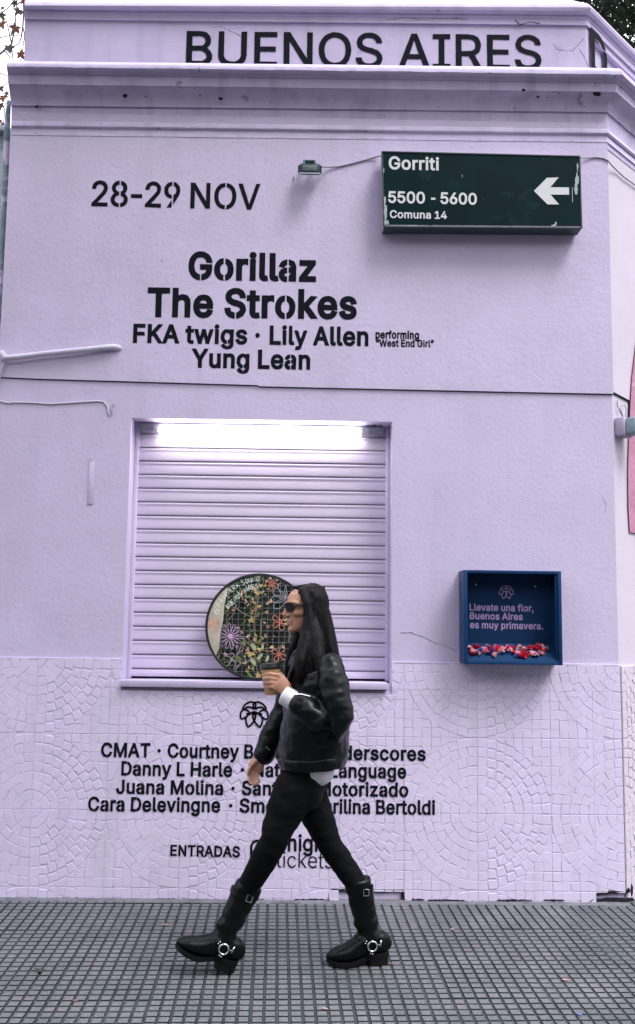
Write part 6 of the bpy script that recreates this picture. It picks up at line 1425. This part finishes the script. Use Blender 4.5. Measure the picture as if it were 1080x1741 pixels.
parts += [limb([(HIPn, .075), (KNn, .045), (legn[1], .040), (legn[4], .032)]), limb([(HIPf, .075), (KNf, .045), (legf[1], .040), (legf[4], .032)])]
# near hand closed round the cup
CUP = P(461.5, 1157, .105)
def toward(px, py, t): return P(px, py, t)
parts.append(loft([(WRn, .023, .018), (P(485, 1170, .160), .032, .016), (P(474, 1161, .158), .040, .014)], 14, (.5, 0, 1)))
for k in range(4):
    y = 1146.5 + k * 7.4; ln = (1.0, 1.08, 1.0, .82)[k]
    kn = P(474.5 + k * .8, y + 1, .158); m1 = P(474 - 13 * ln, y - 1.0, .160); m2 = P(474 - 23.5 * ln, y - .5, .130); tp = P(474 - 22 * ln, y + .5, .098)
    parts.append(limb([(P(482, 1164 + (k - 1.5) * 4, .157), .011), (kn, .0098), (m1, .0088), (m2, .0080), (tp, .0068)], 10))
parts.append(limb([(P(487, 1172, .150), .014), (P(483, 1158, .125), .0115), (P(478, 1147, .090), .0095), (P(470, 1143, .066), .0078)], 10))
# far hand swinging forward, relaxed
parts.append(loft([(WRf, .024, .018), (P(439.5, 1295, -.168), .033, .015), (P(434, 1306, -.166), .038, .014)], 14, (1, 0, .4)))
for k in range(4):
    bx = 426.5 + k * 4.7; ln = (.92, 1.0, .95, .78)[k]
    parts.append(limb([(P(434 + k * 2.3, 1300, -.166), .010), (P(bx, 1309 + k * .8, -.165), .0095), (P(bx - 3.5, 1309 + 12 * ln, -.155), .0085), (P(bx - 2.0, 1309 + 20 * ln, -.140), .0078), (P(bx + 1.0, 1309 + 26 * ln, -.124), .0065)], 10))
parts.append(limb([(P(438, 1292, -.158), .013), (P(429, 1300, -.145), .0105), (P(423.5, 1309, -.135), .009), (P(421.5, 1317, -.130), .0075)], 10))
body = fuse('body', parts, .0036, M['skin'], per, 4, .5)

# --- sunglasses
mb = MB()
for s_ in (1, -1):
    pts = [(.0, .018), (.024, .023), (.052, .020), (.064, .006), (.054, -.017), (.028, -.024), (.006, -.016), (-.002, 0)]
    def lp(a, b, d): return HL(.094 - .55 * max(0, (a + .006)) ** 1.15 + d, s_ * (a + .006), .020 + b)
    fr = [lp(a, b, .006) for a, b in pts]; bk = [lp(a, b, .001) for a, b in pts]
    n = len(pts); mb.add(fr + bk, [tuple(range(n)), tuple(range(2*n-1, n-1, -1))] + [(i, (i+1) % n, n+(i+1) % n, n+i) for i in range(n)])
gl = mb.build('sunglasses', M['lens'], per, 40)
mb = MB()
for s_ in (1, -1): mb.tube([HL(.066, s_ * .056, .026), HL(.05, s_ * .070, .026), HL(-.02, s_ * .078, .022)], .0038, 6)
mb.tube([HL(.098, .012, .026), HL(.102, 0, .027), HL(.098, -.012, .026)], .003, 6)
mb.build('temple', M['lid'], gl, 60)

# --- hair: cap, long fall down the back and two front locks, with combed strands
def hball(f, l, u, rf_, rl_, ru):
    bm = bmesh.new(); bmesh.ops.create_icosphere(bm, subdivisions=3, radius=1)
    vs = [HL(f + v.co.x * rf_, l + v.co.y * rl_, u + v.co.z * ru) for v in bm.verts]; fs = [[v.index for v in q.verts] for q in bm.faces]; bm.free(); return vs, fs
hp_ = [hball(-.043, 0, .030, .078, .088, .098), hball(-.016, 0, .074, .070, .078, .050), hball(-.05, 0, -.03, .062, .086, .09)]
fall = [(P(540, 1042), .058, .085), (P(546, 1070), .060, .10), (P(553, 1100), .058, .115), (P(560, 1128), .052, .12), (P(566, 1155), .042, .11), (P(569, 1180), .026, .085), (P(571, 1196), .010, .05)]
hp_.append(loft(fall, 20, (1, 0, 0)))
ln_ = [(P(514, 1004, .045), .018), (P(522, 1025, .082), .020), (P(526, 1048, .092), .024), (P(523, 1075, .105), .030), (P(517, 1100, .135), .032), (P(511, 1125, .165), .027), (P(507, 1148, .180), .017), (P(505, 1162, .184), .007)]
hp_.append(limb(ln_, 14))
hp_.append(limb([(P(508, 1003, -.04), .016), (P(512, 1028, -.078), .020), (P(514, 1055, -.085), .024), (P(508, 1085, -.09), .028), (P(497, 1112, -.10), .026), (P(490, 1140, -.11), .018), (P(488, 1160, -.115), .008)], 14))
hp_.append(loft([(P(533, 1060, .06), .04, .05), (P(537, 1090, .10), .045, .055), (P(540, 1120, .13), .040, .055), (P(543, 1150, .15), .026, .05), (P(545, 1172, .155), .010, .03)], 16, (1, 0, 0)))
def comb(v, n_):
    a = atan2(v.y - HC.y, v.x - HC.x); k = mnoise.noise(Vector((a * 9, v.z * 2.2, v.y * 30))) + .6 * mnoise.noise(Vector((a * 24, v.z * 3, v.y * 60)))
    return v + n_ * (.0035 * k)
hair = fuse('hair', hp_, .006, M['hair'], per, 5, .5, comb)
rs = random.Random(31); mb = MB()
for i in range(420):
    side = rs.choice((1, 1, 1, -1)); fr = rs.random()
    f0, l0 = rs.uniform(-.10, .05), side * rs.uniform(.005, .02)
    root = HL(f0, l0, .122 - abs(f0) * .18)
    mid = HL(-.035 - .065 * fr, side * (.089 - .02 * fr), .03 + rs.uniform(-.02, .02))
    if rs.random() < .45:
        x = rs.uniform(-10, 10)
        pts = [root, mid, P(528 + x, 1062, side * .105), P(524 + x, 1092, side * .13), P(518 + x * 1.3, 1122, side * .175), P(514 + x * 1.6 + rs.uniform(-4, 4), 1150 + rs.uniform(-6, 22), side * .19)]
    else:
        x = rs.uniform(-14, 13); sd_ = side * rs.uniform(.05, .12)
        pts = [root, mid, P(544 + x, 1068, sd_), P(552 + x, 1100, sd_ * 1.15), P(559 + x, 1132, sd_ * 1.2), P(565 + x, 1165, sd_ * 1.15), P(569 + x + rs.uniform(-4, 4), 1185 + rs.uniform(-12, 18), sd_ * 1.05)]
    # smooth the path
    sm = []
    for a, b in zip(pts[:-1], pts[1:]): sm += [a.lerp(b, t) for t in (0, .25, .5, .75)]
    sm.append(pts[-1])
    for _ in range(4): sm = [sm[0]] + [(sm[q-1] + sm[q] * 2 + sm[q+1]) / 4 for q in range(1, len(sm) - 1)] + [sm[-1]]
    sm = [p + Vector((mnoise.noise(Vector((i, q * .22, 0))), mnoise.noise(Vector((i, q * .22, 9))), 0)) * (.012 * q / len(sm)) for q, p in enumerate(sm)]
    r = rs.uniform(.0012, .0036); mb.tube(sm, [r * (1 - .75 * q / len(sm)) for q in range(len(sm))], 5)
mb.build('hair', M['hair'], per, 180)

# --- tee, shirt tail and cuff
fuse('tee_shirt', [loft([(P(528, 1096), .058, .070), (P(528, 1110, .0), .074, .09), (P(532, 1130), .085, .11)], 18, (1, 0, 0))], .008, M['tee'], per, 3)
tail = [(P(534, 1290, .0), .118, .165), (P(540, 1303, .0), .108, .165), (P(549, 1312, .0), .080, .150), (P(557, 1319, .0), .052, .12), (P(562, 1323, 0), .02, .07)]
def ripple(v, n_): return v + n_ * (.004 * mnoise.noise(Vector((v.x * 14, v.y * 30, v.z * 8))))
shirt = fuse('shirt', [loft(tail, 22, (1, 0, 0), 2.0, True, .2)], .007, M['shirt'], per, 3, .5, ripple)
fuse('shirt_cuff', [loft([(P(510, 1198, .184), .042, .041), (P(495, 1188, .168), .044, .042), (P(482, 1180, .159), .043, .041)], 16, (0, 0, 1), caps=False)], .007, M['shirt'], per, 3, .5, ripple)

# --- trousers
def crease(v, n_):
    kx = mnoise.noise(Vector((v.x * 7, v.y * 9, v.z * 13 + v.x * 10))) + .5 * mnoise.noise(Vector((v.x * 18, v.y * 20, v.z * 40)))
    return v + n_ * (.0068 * kx)
tp = [loft([(P(523, 1285), .112, .160), (P(519, 1310), .112, .165), (P(516, 1340), .100, .160), (P(518, 1366), .072, .13)], 22, (1, 0, 0), 2.0, True, .3),
      limb([(P(503, 1338, .085), .090), (P(487, 1375, .09), .083), (P(474, 1408, .092), .073), (P(461, 1440, .092), .060), (legn[1].lerp(P(461, 1440, .092), .6), .056), (legn[1].lerp(P(461, 1440, .092), .25), .053), (legn[1], .050), (legn[2], .045)], 18),
      limb([(P(524, 1345, -.085), .088), (P(534, 1376, -.08), .076), (P(548, 1408, -.077), .066), (P(563, 1440, -.075), .055), (legf[1].lerp(P(563, 1440, -.075), .6), .052), (legf[1].lerp(P(563, 1440, -.075), .25), .050), (legf[1], .048), (legf[2], .043)], 18)]
fuse('trousers', tp, .008, M['cloth'], per, 5, .5, crease)

# --- leather jacket
def fold(v, n_):
    k = 1.0 * mnoise.noise(Vector((v.x * 6 + v.z * 5, v.y * 7, v.z * 11))) + .55 * mnoise.noise(Vector((v.x * 14 - v.z * 12, v.y * 12, v.z * 24))) + .22 * mnoise.noise(Vector((v.x * 30 + v.z * 20, v.y * 30, v.z * 60)))
    return v + n_ * (.0105 * k)
jt = [(P(531, 1110), .062, .105), (P(536, 1124), .100, .165), (P(538, 1145), .122, .195), (P(537, 1180), .138, .205), (P(536, 1220), .146, .21), (P(534, 1258), .154, .21), (P(532, 1284), .152, .20), (P(532, 1297), .142, .19)]
jp = [loft(jt, 26, (1, 0, 0), 2.3, True, .12)]
jp.append(limb([(P(556, 1130, .145), .062), (P(565, 1155, .185), .064), (P(572, 1190, .212), .062), (P(577, 1222, .222), .060), (P(570, 1243, .222), .060), (P(550, 1229, .215), .058), (P(525, 1208, .20), .055), (P(511, 1200, .190), .052)], 18))
jp.append(limb([(P(522, 1128, -.150), .064), (P(504, 1165, -.185), .066), (P(486, 1205, -.205), .064), (P(472, 1238, -.20), .060), (P(460, 1262, -.19), .056), (P(450, 1281, -.178), .048)], 18))
jk = fuse('jacket', jp, .008, M['leather'], per, 5, .5, fold)
# collar, hem band, cuffs, zips
cp = [loft([(P(500, 1130, .0) , .012, .02), (P(506, 1112, .085), .020, .026), (P(522, 1100, .115), .020, .030), (P(545, 1098, .10), .018, .030), (P(558, 1102, .0), .018, .032), (P(545, 1098, -.10), .018, .03), (P(520, 1102, -.11), .018, .028), (P(502, 1114, -.08), .018, .024), (P(496, 1132, -.02), .012, .02)], 12, (0, 0, 1))]
cp.append(loft([(P(506, 1114, .085), .012, .03), (P(497, 1140, .10), .014, .045), (P(489, 1168, .085), .012, .032), (P(485, 1195, .06), .008, .015)], 12, (1, 0, 0)))
fuse('collar', cp, .006, M['leather'], jk, 4, .5)
fuse('hem_band', [loft([(P(531, 1280), .156, .206), (P(531.5, 1290), .157, .206), (P(532, 1301), .148, .196)], 26, (1, 0, 0), 2.3, caps=False)], .007, M['leather'], jk, 2, .4, lambda v, n_: v + n_ * .002 * mnoise.noise(v * 30))
fuse('cuff', [limb([(P(518, 1203, .198), .053), (P(508, 1198, .186), .053)], 18)], .006, M['leather'], jk, 2)
fuse('cuff', [limb([(P(454, 1274, -.182), .052), (P(448, 1285, -.176), .050)], 18)], .006, M['leather'], jk, 2)
mb = MB()
mb.tube([P(500, 1181, .238), P(512, 1180, .262), P(528, 1184, .278)], .0036, 6); mb.tube([P(523, 1148, .222), P(540, 1142, .232)], .003, 6)
mb.tube([P(452, 1268, -.128), P(459, 1276, -.128)], .003, 6)
mb.build('zip', M['chrome'], jk, 60)

# --- the coffee cup in her hand
cup = thing('coffee_cup', 'takeaway coffee cup with kraft sleeve and black lid held by the walking woman', 'cup', CUP - Vector((0, 0, .055)))
tl_ = Matrix.Rotation(radians(-4), 3, 'Y')
def CU(z, r, n=28): return [CUP + tl_ @ Vector((r * cos(2*pi*k/n), r * sin(2*pi*k/n), z)) for k in range(n)]
def turned(name, prof, m):
    V, F = [], []; n = 28
    for z, r in prof: V += CU(z, r, n)
    for i in range(len(prof) - 1):
        for k in range(n): F.append((i*n+k, i*n+(k+1) % n, (i+1)*n+(k+1) % n, (i+1)*n+k))
    F += [tuple(range(n - 1, -1, -1)), tuple(range((len(prof) - 1) * n, len(prof) * n))]
    return obj(name, V, F, m, cup, 40)
turned('cup_body', [(-.060, .028), (-.058, .0295), (.055, .0425)], M['kraft'])
turned('sleeve', [(-.028, .0345), (-.028, .0352), (.034, .0420), (.034, .0412)], M['kraft'])
turned('lid', [(.050, .0440), (.054, .0460), (.060, .0460), (.0615, .0430), (.074, .0405), (.0755, .038), (.073, .036), (.071, .034)], M['lid'])
